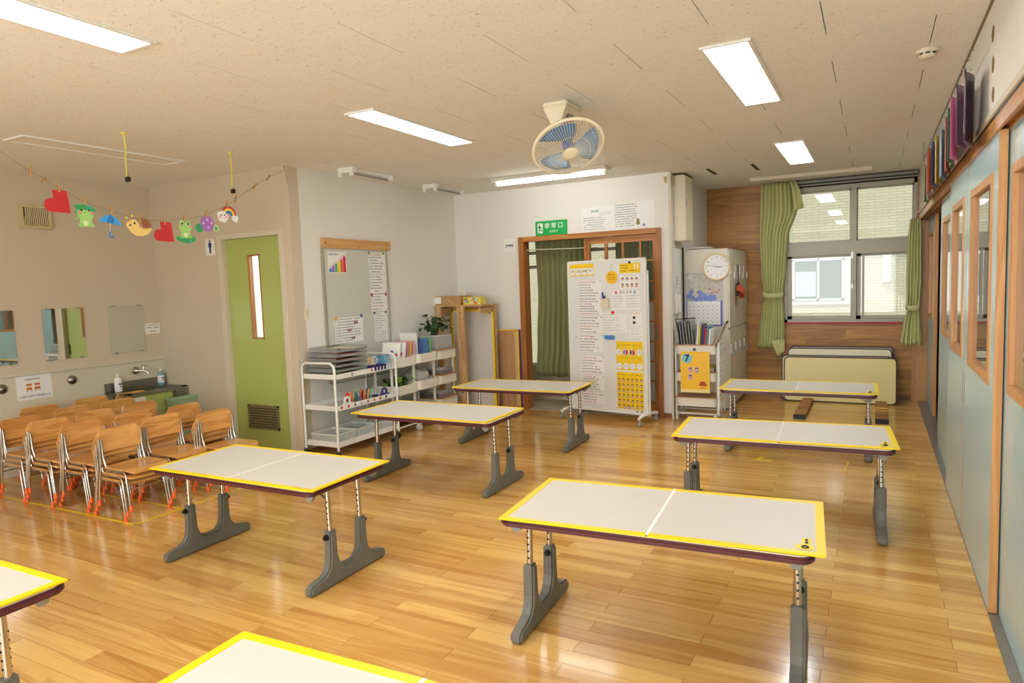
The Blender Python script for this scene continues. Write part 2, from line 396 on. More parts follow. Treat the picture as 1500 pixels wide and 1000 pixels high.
# right side: plaster above the header, header rails, sliding partition
struct('wall_right', MB().box((XR, Y0, 2.165), (XR+.25, Y3+.1, H)), WALLW, 'white wall band above the sliding doors')
hd = empty('trim_4', (XR, 0, 0), 0, 'long wooden header with door grooves', kind='structure')
MB().box((-.012, Y0, 2.132), (.2, Y3, 2.165), .003).build('cap_strip', TRIMC, hd)
MB().box((-.004, Y0, 2.122), (.02, Y3, 2.132)).build('shadow_gap', BLACK, hd)
mb = MB().box((-.002, Y0, 2.082), (.2, Y3, 2.122))
for a in (-.002, .039, .073, .108, .142, .178): mb.box((a, Y0, 2.062), (a+.012, Y3, 2.082))
mb.build('grooved_header', RAILW, hd)
tr = empty('trim_5', (0, 0, 0), 0, 'grey metal floor track of the sliding doors', kind='structure')
mb = MB().box((.447, Y0, -.012), (.62, Y3, .001))
for a in (.447, .4825, .517, .552, .6): mb.box((a, Y0, .001), (a+.004, Y3, .004))
mb.build('floor_track', mat('track_metal', (150, 146, 138), .35, .6), tr)
struct('trim_6', MB().box((.387, Y3-.02, 0), (.62, Y3-.0005, 2.06)), PARTW, 'wooden jamb board at the far end of the partition')
struct('wall_corridor', MB().box((2.2, Y0, 0), (2.3, Y3, H)).box((.7, Y3-.02, 0), (2.2, Y3+.1, H)).box((.7, Y0-.1, 0), (2.2, Y0, H)), WALL, 'plain wall of the room beyond the glass doors')
struct('floor_corridor', MB().box((.62, Y0, -.05), (2.3, Y3, -.001)), FLOORI, 'wooden floor beyond the glass doors')
struct('ceiling_corridor', MB().box((.69, Y0, H), (2.3, Y3, H+.1)), WALL, 'ceiling beyond the glass doors')
struct('wall_rear', MB().box((XL, Y0-.12, 0), (1, Y0, .7)).box((XL, Y0-.12, 2.4), (1, Y0, H)).box((XL, Y0-.12, .7), (-4.3, Y0, 2.4)).box((.4, Y0-.12, .7), (1, Y0, 2.4)), WALL, 'wall behind the viewpoint')
rf = struct('sun_block_slab', MB().box((-8, -4.5, H+.12), (3, 9.25, H+.3)), WALL, 'unseen slab added over the room to block the sun')  # unseen overhanging slab, added to keep the sun out of the rear openings

def sliding_door(n, x, ya, yb, label, win=True, handle=None):
    """leaf facing -X; ya near, yb far"""
    d = empty('door_%d' % n, (x, ya, 0), 0, label, kind='structure'); L_ = yb-ya; t = .03; z0, z1 = .004, 2.066
    wy0, wy1, wz0, wz1 = .125, L_-.165, .985, 1.91
    f = .055
    mb = MB()
    if win:
        mb.box((0, 0, z0), (t, L_, wz0)).box((0, 0, wz1), (t, L_, z1)).box((0, 0, wz0), (t, wy0, wz1)).box((0, wy1, wz0), (t, L_, wz1))
    else: mb.box((0, 0, z0), (t, L_, z1))
    mb.build('leaf', BLUEP, d)
    MB().box((-.001, -.003, z0), (t+.001, 0, z1)).build('edge_strip', PARTW, d)
    if win:
        fr = MB()
        for a, b in (((-.006, wy0, wz0), (t, wy0+f, wz1)), ((-.006, wy1-f, wz0), (t, wy1, wz1)), ((-.006, wy0+f, wz0), (t, wy1-f, wz0+f*.75)), ((-.006, wy0+f, wz1-f*.75), (t, wy1-f, wz1))): fr.box(a, b, .002)
        fo = fr.build('window_frame', PARTW, d)
        B((.012, wy0+f, wz0+f*.75), (.016, wy1-f, wz1-f*.75)).build('pane', GLASS, fo)
    if handle is not None:
        MB().box((-.003, handle, .75), (.002, handle+.028, .92), .002).build('door_handle', STEEL, d)
    return d
sliding_door(1, .487, 2.51, 3.545, 'nearest pale blue sliding door with glazed wooden window')
sliding_door(2, .45, 3.467, 4.515, 'second pale blue sliding door with glazed wooden window', handle=.99)
sliding_door(3, .45, 4.52, 5.475, 'third pale blue sliding door beside the black handle', handle=.03)
sliding_door(4, .487, 5.66, 6.68, 'fourth pale blue sliding door set back one groove')
sliding_door(5, .5155, 6.2, 7.12, 'fifth pale blue sliding door behind the fourth')
sliding_door(6, .5355, 8.07, 9.0, 'farthest pale blue sliding door next to the curtain')
sliding_door(7, .45, 1.5, 2.5, 'pale blue sliding door beside the viewpoint')
sliding_door(8, .487, .2, 1.48, 'pale blue sliding door at the near end')
struct('wall_partition', MB().box((.447, Y0, 0), (.6, .2, 2.07)), BLUEP, 'pale blue end panel of the partition')
# worn tape marks on the white band
for i, (yy, zz) in enumerate(((3.63, 2.50), (3.61, 2.365), (3.59, 2.235), (3.0, 2.53))):
    mb = MB(); rr = random.Random(i)
    pl = [(yy+(.028+.012*rr.random())*math.cos(a), zz+(.03+.008*rr.random())*math.sin(a)) for a in [2*PI*k/11 for k in range(11)]]
    mb.prism(pl, XR-.0012, XR, 0)
    tag(mb.build('tape_residue', mat('brown_residue', (132, 104, 58), .8, var=.5, scale=120)), 'brown tape scar on the white band, %s of the row' % ('highest', 'second', 'third', 'nearest')[i], 'stain', 'brown tape scars above the header')

# ------------------------------------------------------------------ back window and the world outside
wn = empty('window_1', (0, Y3, 0), 0, 'aluminium sliding window in the larch wall', kind='structure')
fy0, fy1 = -.004, .09
mb = MB()
mb.box((WX0, fy0, WZ0), (WX1, fy1, WZ0+.035)).box((WX0, fy0, WZ1-.05), (WX1, fy1, WZ1)).box((WX0, fy0, WZ0), (WX0+.035, fy1, WZ1)).box((WX1-.03, fy0, WZ0), (WX1, fy1, WZ1))
mb.build('outer_frame', ALU, wn)
MB().box((WX0+.001, fy0-.003, 1.725), (WX1-.001, fy1-.002, 1.88)).build('transom', ALU, wn)
MB().box((-.25, fy0-.007, .952), (-.19, fy1-.004, 2.494)).build('mullion', ALU, wn)
MB().box((WX0-.02, -.05, WZ0-.012), (WX1-.02, -.001, WZ0)).build('sill', ALU, wn)
MB().box((WX0-.02, -.0525, WZ0-.016), (.33, -.0505, WZ0+.002)).build('red_tape', C(196, 30, 60), wn)['label'] = 'red tape strip along the sill'
for k, (a, b, z0, z1, yy) in enumerate(((WX0+.035, -.25, 1.88, 2.495, .05), (-.19, WX1-.03, 1.88, 2.495, .05), (WX0+.035, -.22, .95, 1.725, .03), (-.19, WX1-.03, .95, 1.725, .055))):
    s_ = MB(); t = .028
    if z0 < 1: s_.box((a, yy, z0), (a+t+.02, yy+.02, z1)).box((b-t, yy, z0), (b, yy+.02, z1)).box((a, yy, z0), (b, yy+.02, z0+.04)).box((a, yy, z1-t), (b, yy+.02, z1))
    else: s_.box((a, yy, z0), (b, yy+.02, z0+.02)).box((a, yy, z1-.02), (b, yy+.02, z1)).box((a, yy, z0), (a+.015, yy+.02, z1)).box((b-.015, yy, z0), (b, yy+.02, z1))
    so = s_.build('sash', ALU, wn)
    MB().box((a+.015, yy+.008, z0+.015), (b-.015, yy+.012, z1-.015)).build('pane', GLASS, so)
MB().box((-.245, -.012, 1.67), (-.225, -.002, 1.75)).box((-.24, -.012, 1.32), (-.225, -.002, 1.37)).build('window_latch', STEEL, wn)
MB().box((-.13, .02, .99), (-.105, .05, 1.72)).build('screen_stile', ALU, wn)
# curtain rail above
o = MB().box((WX0-.05, Y3-.10, 2.585), (XR-.02, Y3-.005, 2.615), .004).box((WX0-.05, Y3-.085, 2.555), (XR-.02, Y3-.06, 2.572)).build('curtain_rail', mat('grey_rail', (128, 124, 112), .4, .4))
tag(o, 'dark grey double curtain rail above the window', 'curtain rail')
o = MB().box((-1.28, 8.33, H-.035), (-.03, 8.40, H-.001), .004).box((-1.28, 8.31, H-.012), (-.03, 8.42, H-.001)).build('ceiling_rail', OFFW)
tag(o, 'long slim ivory rail on the ceiling before the window', 'rail')

ob = empty('neighbouring_building', (0, 13.4, 0), 0, 'cream clad building seen through the back window', 'building')
MB().box((-8, 0, -1), (5, 3, 8)).build('brick_wall', FAC, ob)
f1 = MB().box((-1.42, -.03, .95), (-.37, .0, 1.85)).build('window_surround', WHITE, ob)
MB().box((-1.32, -.034, 1.03), (-.47, -.028, 1.77)).build('dark_reveal', C(120, 132, 110), f1)
MB().box((-1.32, -.05, 1.03), (-1.28, -.034, 1.77)).box((-.51, -.05, 1.03), (-.47, -.034, 1.77)).box((-1.32, -.05, 1.74), (-.47, -.034, 1.77)).box((-1.32, -.05, 1.03), (-.47, -.034, 1.06)).box((-.91, -.05, 1.03), (-.87, -.034, 1.77)).build('window_frame', WHITE, f1)
MB().box((-1.27, -.04, 1.10), (-.93, -.036, 1.55)).build('window_paper', C(206, 222, 222), f1)
MB().box((-1.6, -.06, 1.84), (2.2, -.0, 1.88)).build('sill_band', C(196, 204, 190), ob)
MB().box((.12, -.11, 1.33), (.24, 0, 1.92)).build('wall_lamp', WHITE, ob)
MB().box((.98, -.16, -1), (3.2, 0, 8)).build('corner_pilaster', C(214, 226, 222), ob)
struct('ground', MB().box((-14, 9.16, -.4), (9, 16, -.3)), C(190, 186, 170), 'pale paved yard between the buildings')

# ------------------------------------------------------------------ curtains
def curtain(name, prof, y, m, label, nf, depth=.035, group=None, seed=0, parent=None, tie=None):
    """prof: list of (z, x0, x1) from top to bottom; pleats run down it"""
    rr = random.Random(seed); n = nf*8; vs = []; fs = []; prof2 = []
    for i in range(len(prof)-1):
        for k in range(6):
            t = k/6; a, b = prof[i], prof[i+1]; s = t*t*(3-2*t)
            prof2.append((a[0]+(b[0]-a[0])*t, a[1]+(b[1]-a[1])*s, a[2]+(b[2]-a[2])*s))
    prof2.append(prof[-1])
    ph = [rr.random()*.8 for _ in range(nf+1)]; am = [.6+.6*rr.random() for _ in range(nf+1)]
    wmax = max(b-a for _, a, b in prof2)
    for j, (z_, a, b) in enumerate(prof2):
        sq = (b-a)/wmax
        for i in range(n+1):
            u = i/n; q = u*nf; k = int(min(q, nf-1)); dd = depth*am[k]*(.5+.5*sq)
            x_ = a+(b-a)*(u+.012*math.sin(q*2*PI+ph[k]))
            vs.append((x_, y+dd*math.cos(q*2*PI+ph[k]*math.sin(z_*2))+.012*math.sin(z_*5+u*7), z_+(.006*math.sin(q*2.3) if j == len(prof2)-1 else 0)))
    w_ = n+1
    for j in range(len(prof2)-1):
        for i in range(n): fs.append((j*w_+i, j*w_+i+1, (j+1)*w_+i+1, (j+1)*w_+i))
    r_ = empty(name, (0, 0, 0), 0, label, 'curtain', group)
    mb = MB(); mb.add(vs, fs, True); o = mb.build('fabric', m, r_)
    so = o.modifiers.new('thickness', 'SOLIDIFY'); so.thickness = .003
    if tie:
        zt, a, b = tie
        mb = MB(); pts = [((a+b)/2+(b-a)/2*1.06*math.cos(t), y+(.03+depth)*math.sin(t), zt+.008*math.cos(t*2)) for t in [2*PI*k/24 for k in range(24)]]
        vs = []; fs = []
        for p in pts: vs += [(p[0], p[1], p[2]-.03), (p[0], p[1], p[2]+.03)]
        for k in range(24): fs.append((2*k, 2*((k+1) % 24), 2*((k+1) % 24)+1, 2*k+1))
        mb.add(vs, fs, True); t_ = mb.build('tie_band', m, r_); t_.modifiers.new('thickness', 'SOLIDIFY').thickness = .004
    return r_
cl = curtain('window_curtain', [(2.62, -1.245, -.85), (2.3, -1.255, -.83), (1.95, -1.26, -.93), (1.55, -1.245, -.96), (1.3, -1.215, -.99), (1.24, -1.2, -1.0), (1.1, -1.23, -.985), (.85, -1.265, -.975), (.60, -1.29, -.985)], 8.9, WGREEN, 'long light green curtain tied back left of the window', 9, tie=(1.26, -1.22, -.985))
mb = MB(); vs = []; fs = []
pl = [(2.62, -.9, -.84), (2.5, -.88, -.79), (2.36, -.87, -.755), (2.29, -.87, -.745), (2.26, -.88, -.82)]
for i, (z_, a, b) in enumerate(pl):
    for k in range(9): u = k/8; vs.append((a+(b-a)*u, 8.86-.02*math.sin(u*9+z_*5), z_+.015*u*(i == 4)))
for i in range(4):
    for k in range(8): fs.append((i*9+k, i*9+k+1, (i+1)*9+k+1, (i+1)*9+k))
mb.add(vs, fs, True); o = mb.build('folded_edge', WGREEN, cl); o.modifiers.new('t', 'SOLIDIFY').thickness = .006
mb = MB(); vs = []; fs = []
for i in range(5):
    z_ = .72-.05*i
    for k in range(9): u = k/8; a = -1.13+.02*i; b = -.965; vs.append((a+(b-a)*u, 8.87-.015*math.sin(u*8), z_+(.05*u if i == 4 else 0)-.02*(1-u)))
for i in range(4):
    for k in range(8): fs.append((i*9+k, i*9+k+1, (i+1)*9+k+1, (i+1)*9+k))
mb.add(vs, fs, True); o = mb.build('hem_corner', WGREEN, cl); o.modifiers.new('t', 'SOLIDIFY').thickness = .006
curtain('window_curtain', [(2.075, .345, .452), (1.8, .325, .462), (1.4, .318, .47), (1.12, .32, .455), (1.06, .325, .45), (.9, .29, .46), (.67, .262, .475)], 8.84, WGREEN, 'short light green curtain tied at the end of the partition', 5, depth=.03, seed=3, tie=(1.09, .318, .452))
# entrance porch
struct('floor_porch', MB().box((-4.6, Y2+.12, -.05), (-1.9, 8.3, .001)), C(196, 182, 150), 'beige floor of the entrance porch')
struct('wall_porch', MB().box((-4.6, 7.9, 0), (-1.9, 8.0, .43)).box((-4.6, 7.9, 2.12), (-1.9, 8.0, 2.7)).box((-4.7, Y2+.12, 0), (-4.6, 8.0, 2.7)).box((-2.0, Y2+.12, 0), (-1.93, 8.0, 2.7)), C(206, 192, 160), 'beige wall of the entrance porch')
struct('ceiling_porch', MB().box((-4.7, Y2+.12, 2.5), (-1.9, 8.0, 2.6)), WALL, 'ceiling of the entrance porch')
pw = empty('window_2', (0, 7.94, 0), 0, 'white framed glazing of the entrance porch', kind='structure')
mb = MB()
for x_ in (-4.6, -4.12, -3.2, -2.68, -2.0): mb.box((x_-.02, -.02, .43), (x_+.02, .02, 2.12))
for z_ in (.45, 1.90, 1.72, 2.10): mb.box((-4.6, -.018, z_-.02), (-2.0, .018, z_+.02))
mb.build('frame', WHITE, pw); MB().box((-4.6, -.003, .43), (-2.0, .001, 2.12)).build('pane', GLASS, pw)
curtain('porch_curtain', [(2.3, -3.66, -2.94), (1.88, -3.655, -2.94), (1.3, -3.64, -2.95), (.8, -3.66, -2.96), (.37, -3.7, -2.98)], 7.46, OLIVE, 'tall dark olive curtain hanging inside the entrance', 10, depth=.04, seed=5)
curtain('porch_curtain', [(2.3, -2.74, -2.1), (1.2, -2.75, -2.1), (.3, -2.75, -2.1)], 7.78, PALEG, 'pale green curtain seen through the sliding door panes', 9, depth=.03, seed=6)
o = MB().tube([(EX0+.002, Y2+.06, 1.908), (EX1-.7, Y2+.06, 1.888)], .007, 8).build('tension_rod', mat('ivory_rod', (206, 202, 176), .4)); tag(o, 'thin ivory tension rod across the entrance opening', 'rod')

# entrance frame and door
ef = empty('door_9', (0, Y2, 0), 0, 'brown wooden entrance frame', kind='structure')
MB().box((-3.728, -.03, 0), (EX0, .125, 2.056), .003).build('jamb', DOORW, ef)
MB().box((EX1, -.03, 0), (-2.012, .125, 2.056), .003).build('jamb', DOORW, ef)
MB().box((EX0, -.03, EZ), (EX1, .12, 2.056), .003).build('head', DOORH, ef)
MB().box((EX0, -.01, 0), (EX1, .12, .006)).build('threshold', C(168, 162, 150), ef)
ed = empty('door_10', (0, Y2+.028, 0), 0, 'brown sliding door with a grid of small panes', kind='structure')
lx0, lx1 = -2.915, EX1
px = [(-2.84, -2.672), (-2.636, -2.468), (-2.442, -2.27), (-2.246, -2.118)]
zs = [1.925, 1.715, 1.49, 1.27, 1.05, .83, .61, .39, .17]
MB().box((lx0, 0, .01), (px[0][0], .032, EZ-.004)).build('stile', DOORW, ed)
MB().box((px[3][1], 0, .01), (lx1, .032, EZ-.004)).build('stile', DOORW, ed)
MB().box((px[0][0], 0, zs[0]), (px[3][1], .032, EZ-.004)).build('rail', DOORH, ed)
MB().box((px[0][0], 0, .01), (px[3][1], .032, zs[8])).build('rail', DOORH, ed)
for i in range(3): MB().box((px[i][1], .004, zs[8]), (px[i+1][0], .028, zs[0])).build('muntin', DOORW, ed)
for k in range(1, 8):
    for a, b in px: MB().box((a, .006, zs[k]-.01), (b, .026, zs[k]+.01)).build('muntin', DOORH, ed)
FROST = mat('frosted_glass', (206, 210, 200), .35, var=.02, trans=.35)
for k in range(8):
    for a, b in px: MB().box((a, .014, zs[k+1]+(.01 if k < 7 else 0)), (b, .018, zs[k]-(.01 if k else 0))).build('pane', GLASS if k < 3 else FROST, ed)
MB().prism([(-2.082+.012*math.cos(a), .93+.07*math.sin(a)) for a in [2*PI*k/16 for k in range(16)]], -.004, .002, 1).build('door_handle', STEEL, ed)

# washroom door
wd = empty('door_11', (0, Y1, 0), 0, 'lime green washroom door with a slit window', kind='structure')
MB().box((DX0-.065, -.012, 0), (DX0, .125, DZ+.05), .003).build('jamb', TRIMC, wd)
MB().box((DX1, -.012, 0), (DX1+.055, .125, DZ+.05), .003).build('jamb', TRIMC, wd)
MB().box((DX0, -.012, DZ), (DX1, .12, DZ+.05), .003).build('head', TRIMC, wd)
sx0, sx1, sz0, sz1 = -5.232, -5.078, 1.075, 1.872
mb = MB().box((DX0+.002, .035, .004), (sx0, .07, DZ-.002)).box((sx1, .035, .004), (DX1-.002, .07, DZ-.002)).box((sx0, .035, .004), (sx1, .07, sz0)).box((sx0, .035, sz1), (sx1, .07, DZ))
mb.build('leaf', LGREEN, wd)
mb = MB().box((sx0, .025, sz0), (sx0+.02, .075, sz1)).box((sx1-.012, .03, sz0), (sx1, .075, sz1)).box((sx0, .03, sz0), (sx1, .075, sz0+.015)).box((sx0, .03, sz1-.015), (sx1, .075, sz1))
mb.build('slit_frame', DOORW, wd)
MB().box((sx0+.02, .058, sz0+.015), (sx1-.012, .062, sz1-.015)).build('slit_pane', mat('opal_glass', (225, 235, 240), .3, trans=.8), wd)
LV = mat('louvre_metal', (142, 128, 96), .45, .3)
MB().box((-5.36, .022, .205), (-4.948, .036, .222)).box((-5.36, .022, .42), (-4.948, .036, .438)).box((-5.36, .022, .205), (-5.342, .036, .438)).box((-4.966, .022, .205), (-4.948, .036, .438)).build('vent_frame', LV, wd)
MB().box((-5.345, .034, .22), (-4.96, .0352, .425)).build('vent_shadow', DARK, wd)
for k in range(8): MB().add([(-5.342, .030, .228+.025*k), (-4.966, .030, .228+.025*k), (-4.966, .0225, .243+.025*k), (-5.342, .0225, .243+.025*k), (-5.342, .034, .232+.025*k), (-4.966, .034, .232+.025*k), (-4.966, .026, .247+.025*k), (-5.342, .026, .247+.025*k)], [(0, 1, 2, 3), (4, 5, 6, 7), (0, 1, 5, 4), (3, 2, 6, 7), (0, 3, 7, 4), (1, 2, 6, 5)]).build('vent_slat', LV, wd)
MB().box((-4.812, .028, .87), (-4.79, .037, .99), .002).build('door_handle', mat('dark_steel', (90, 86, 80), .35, .8), wd)
struct('wall_washroom_inner', MB().box((-6.5, 5.9, 0), (-4.74, 6.0, H)).box((-6.6, Y1+.12, 0), (-6.5, 6, H)), WHITE, 'white wall inside the washroom')
lamp('washroom_lamp', 'POINT', (-5.3, 5.2, 2.2), 60, (.92, .97, 1), shadow_soft_size=.1)

# ------------------------------------------------------------------ ceiling lamps
def ceiling_lamp(x0, y0, x1, y1, label, lit=True):
    cx, cy = (x0+x1)/2, (y0+y1)/2
    t = empty('ceiling_light', (cx, cy, H), 0, label, 'ceiling light', 'recessed ceiling lights' if lit else None)
    a, b = (x1-x0)/2, (y1-y0)/2; mb = MB(); f = .018
    mb.box((-a-f, -b-f, -.012), (a+f, -b, -.0005)).box((-a-f, b, -.012), (a+f, b+f, -.0005)).box((-a-f, -b, -.012), (-a, b, -.0005)).box((a, -b, -.012), (a+f, b, -.0005))
    mb.build('frame', WHITE, t)
    MB().box((-a, -b, -.006), (a, b, -.001)).build('diffuser', LAMPM if lit else mat('unlit_diffuser', (242, 238, 228), .5), t)
ceiling_lamp(-3.04, .76, -2.83, 1.99, 'lit recessed ceiling light at the upper left edge of the photo')
ceiling_lamp(-2.98, 3.44, -2.78, 4.63, 'lit recessed ceiling light left of the fan')
ceiling_lamp(-.755, 3.50, -.545, 4.76, 'large lit recessed ceiling light right of the fan')
ceiling_lamp(-.76, 6.30, -.545, 7.52, 'smallest lit recessed ceiling light, nearest the back window')
ceiling_lamp(-.755, .8, -.545, 2.05, 'lit recessed ceiling light over the viewpoint')
ceiling_lamp(-5.32, 2.60, -5.10, 3.79, 'unlit ceiling light above the hanging paper frogs', False)
t = empty('tube_light', (-2.95, 6.42, H), 0, 'long lit fluorescent tube light behind the fan', 'tube light')
MB().prism([(-.11, -.001), (.11, -.001), (.07, -.035), (-.07, -.035)], -.64, .64, 0, T=Matrix.Rotation(0, 4, 'Z')).build('housing', WHITE, t)
MB().tube([(-.60, 0, -.055), (.60, 0, -.055)], .019, 12).build('tube', LAMPM, t)
for x_ in (-.63, .6): MB().box((x_, -.025, -.075), (x_+.03, .025, -.03), .004).build('end_cap', WHITE, t)
for i, (yy, lb) in enumerate(((4.86, 'near white bare batten fitting above the notice board'), (6.2, 'far white bare batten fitting above the cart plant'))):
    t = empty('batten_fitting', (-4.29, yy, H), 0, lb, 'light fitting', 'unlit batten fittings on the ceiling')
    MB().box((-.09, 0, -.05), (.09, .07, -.001), .006).box((-.085, 0, -.085), (-.05, .03, -.04), .004).box((.05, 0, -.085), (.085, .03, -.04), .004).build('end_block', WHITE, t)
    MB().box((-.03, .06, -.028), (.03, .64, -.001), .003).box((-.045, .62, -.05), (.045, .66, -.001), .004).build('rail', WHITE, t)
    MB().tube([(-.0, .05, -.045), (0, .63, -.045)], .009, 8).build('wire_guide', STEEL, t)
t = empty('smoke_detector', (.231, 4.2, H), 0, 'round white smoke detector near the right wall', 'smoke detector')
MB().lathe([(0, 0), (.055, 0), (.055, -.012), (.04, -.016), (.04, -.03), (.028, -.042), (0, -.044)], 24).build('body', OFFW, t)
mb = MB()
for k in range(8): a = 2*PI*k/8; mb.box((.0405, -.01, -.027), (.0415, .01, -.019), T=Matrix.Rotation(a, 4, 'Z'))
mb.build('vent_slots', BLACK, t)
for i, (x_, lb) in enumerate(((-1.54, 'left brown slot vent in the ceiling over the lockers'), (-1.10, 'right brown slot vent in the ceiling over the lockers'))):
    t = empty('slot_vent', (x_, 7.5, H), 0, lb, 'vent', 'brown slot vents')
    MB().box((-.018, -.22, -.004), (.018, .22, -.0005)).build('frame', C(150, 120, 76), t)
    MB().box((-.011, -.21, -.0048), (.011, .21, -.004)).build('slot', DARK, t)

# fan
t = empty('ceiling_fan', (-1.75, 4.05, H), 0, 'cream oscillating fan with pale blue blades under the ceiling', 'fan')
CRM = mat('cream_plastic', (238, 226, 196), .35, var=.02)
mb = MB().box((-.10, -.10, -.03), (.07, .16, -.001), .008)
mb.prism([(-.1, -.03), (.06, -.03), (.035, -.09), (.02, -.13), (.02, -.20), (-.05, -.20), (-.05, -.13), (-.07, -.09)], -.09, -.05, 1, bev=.004)
mb.build('mount', CRM, t)
MB().tube([(.04, -.03, -.09), (.06, -.0, -.10)], .022, 12).build('pivot_bolt', STEEL, t)
g = empty('fan_head', (.05, -.05, -.282), 0)
g.parent = t
nrm = (RIGHT*.187-UP*.837-FWD*.503).normalized()
q = nrm.to_track_quat('Z', 'X'); TH = Matrix.Translation((.05, -.05, -.282)) @ q.to_matrix().to_4x4()
bpy.data.objects.remove(g)
mb = MB(); mb.tube(ring((0, 0, 0), .222, 48), .011, 8, TH, closed=True); mb.build('guard_rim', CRM, t)
WIRE = mat('guard_wire', (232, 220, 190), .4)
mb = MB()
for k in range(72):
    a = 2*PI*k/72; c_, s_ = math.cos(a), math.sin(a)
    mb.tube([(c_*rr, s_*rr, zz) for rr, zz in ((.05, .062), (.12, .058), (.18, .040), (.212, .012), (.22, 0))], .0015, 3, TH, cap=False)
    if k % 2 == 0: mb.tube([(c_*rr, s_*rr, zz) for rr, zz in ((.05, -.07), (.14, -.06), (.2, -.03), (.22, 0))], .0015, 3, TH, cap=False)
for rr, zz in ((.13, .056), ): mb.tube(ring((0, 0, zz), rr, 36), .0013, 3, TH, closed=True)
tag(mb.build('guard_wires', WIRE, t), kind='stuff')
MB().lathe([(0, .068), (.03, .067), (.045, .064), (.052, .058), (.052, .054)], 28, TH).build('guard_cap', CRM, t)
MB().lathe([(0, -.19), (.04, -.185), (.065, -.16), (.07, -.09), (.05, -.07), (0, -.07)], 24, TH).build('motor', CRM, t)
BL = mat('translucent_blue_blade', (120, 176, 226), .2, var=.03, trans=.55)
MB().lathe([(0, .035), (.025, .033), (.034, .02), (.034, -.03)], 20, TH).build('blade_hub', C(52, 84, 190), t)
for b_ in range(3):
    a0 = b_*2*PI/3+.5; vs = []; fs = []
    for i in range(8):
        u = i/7; rr = .03+.165*u; wd_ = .5+.42*math.sin(min(1, u*1.15)*PI*.62)
        for k in range(9):
            s = k/8-.5; a = a0+s*1.55*wd_+.25*u; vs.append((rr*math.cos(a), rr*math.sin(a), .018*(-s)*2*(1-.3*u)))
    for i in range(7):
        for k in range(8): fs.append((i*9+k, i*9+k+1, (i+1)*9+k+1, (i+1)*9+k))
    mb = MB(); mb.add(vs, fs, True, TH); o = mb.build('blade', BL, t); o.modifiers.new('t', 'SOLIDIFY').thickness = .002
MB().tube([TH @ Vector((0, 0, -.12)), (.03, -.06, -.2), (-.015, -.07, -.17)], .018, 10).build('neck', CRM, t)

# ------------------------------------------------------------------ tables
def make_table():
    t = empty('folding_table', (0, 0, 0)); Z = .54
    e = MB().prism(rrect(-.6, -.3, .6, .3, .05, 6), Z-.03, Z-.004, 2, bev=.008); e.build('edge_band', MAROON, t)
    MB().prism(rrect(-.588, -.288, .588, .288, .042, 6), Z-.006, Z-.0005, 2).build('tabletop', CREAMT, t)
    MB().box((-.56, -.26, Z-.036), (.56, .26, Z-.028)).build('underside', C(150, 140, 120), t)
    prof = [(-.285, .004), (.285, .004), (.292, .02), (.288, .044), (.266, .056), (.205, .066), (.172, .080), (.152, .105), (.143, .15), (.138, .285), (.092, .285), (.086, .15), (.072, .108), (.042, .082), (-.042, .082), (-.072, .108), (-.086, .15), (-.092, .285), (-.138, .285), (-.143, .15), (-.152, .105), (-.172, .080), (-.205, .066), (-.266, .056), (-.288, .044), (-.292, .02)]
    for sx in (-1, 1):
        x = sx*.54
        f = MB().prism(prof, x-.026, x+.026, 0, bev=.009).build('foot', GREYP, t)
        for sy in (-1, 1):
            y_ = sy*.115
            mb = MB().tube([(x, y_, .27), (x-sx*.004, y_, Z-.03)], .0135, 12)
            l = mb.build('leg', CHROME, t)
            h = MB()
            for k in range(5): h.disc((x, y_-.0142, .315+.03*k), .0048, .0284, 1, 8)
            h.build('height_holes', BLACK, l)['kind'] = 'stuff'
            kn = MB().disc((0, 0, 0), .016, .012, 1, 8).disc((0, .012, 0), .010, .012, 1, 8).build('knob', BLACK, f)
            kn.location = (x, y_-sy*.022, .255); kn.rotation_euler = (0, 0, 0 if sy < 0 else PI)
            MB().tube([(x-sx*.012, y_+.012*sy, .455), (x-sx*.05, y_+.012*sy, .482), (x-sx*.17, y_+.012*sy, .506)], .0055, 6).build('brace', STEEL, t)
            MB().prism([(x-.03, Z-.032), (x+.03, Z-.032), (x+.02, Z-.058), (x, Z-.07), (x-.02, Z-.058)], sy*.235-.012, sy*.235+.012, 1).build('bracket', C(150, 148, 138), t)
        MB().tube([(x, -.235, Z-.043), (x, .235, Z-.043)], .009, 8).build('leg_axle', STEEL, t)
    return t
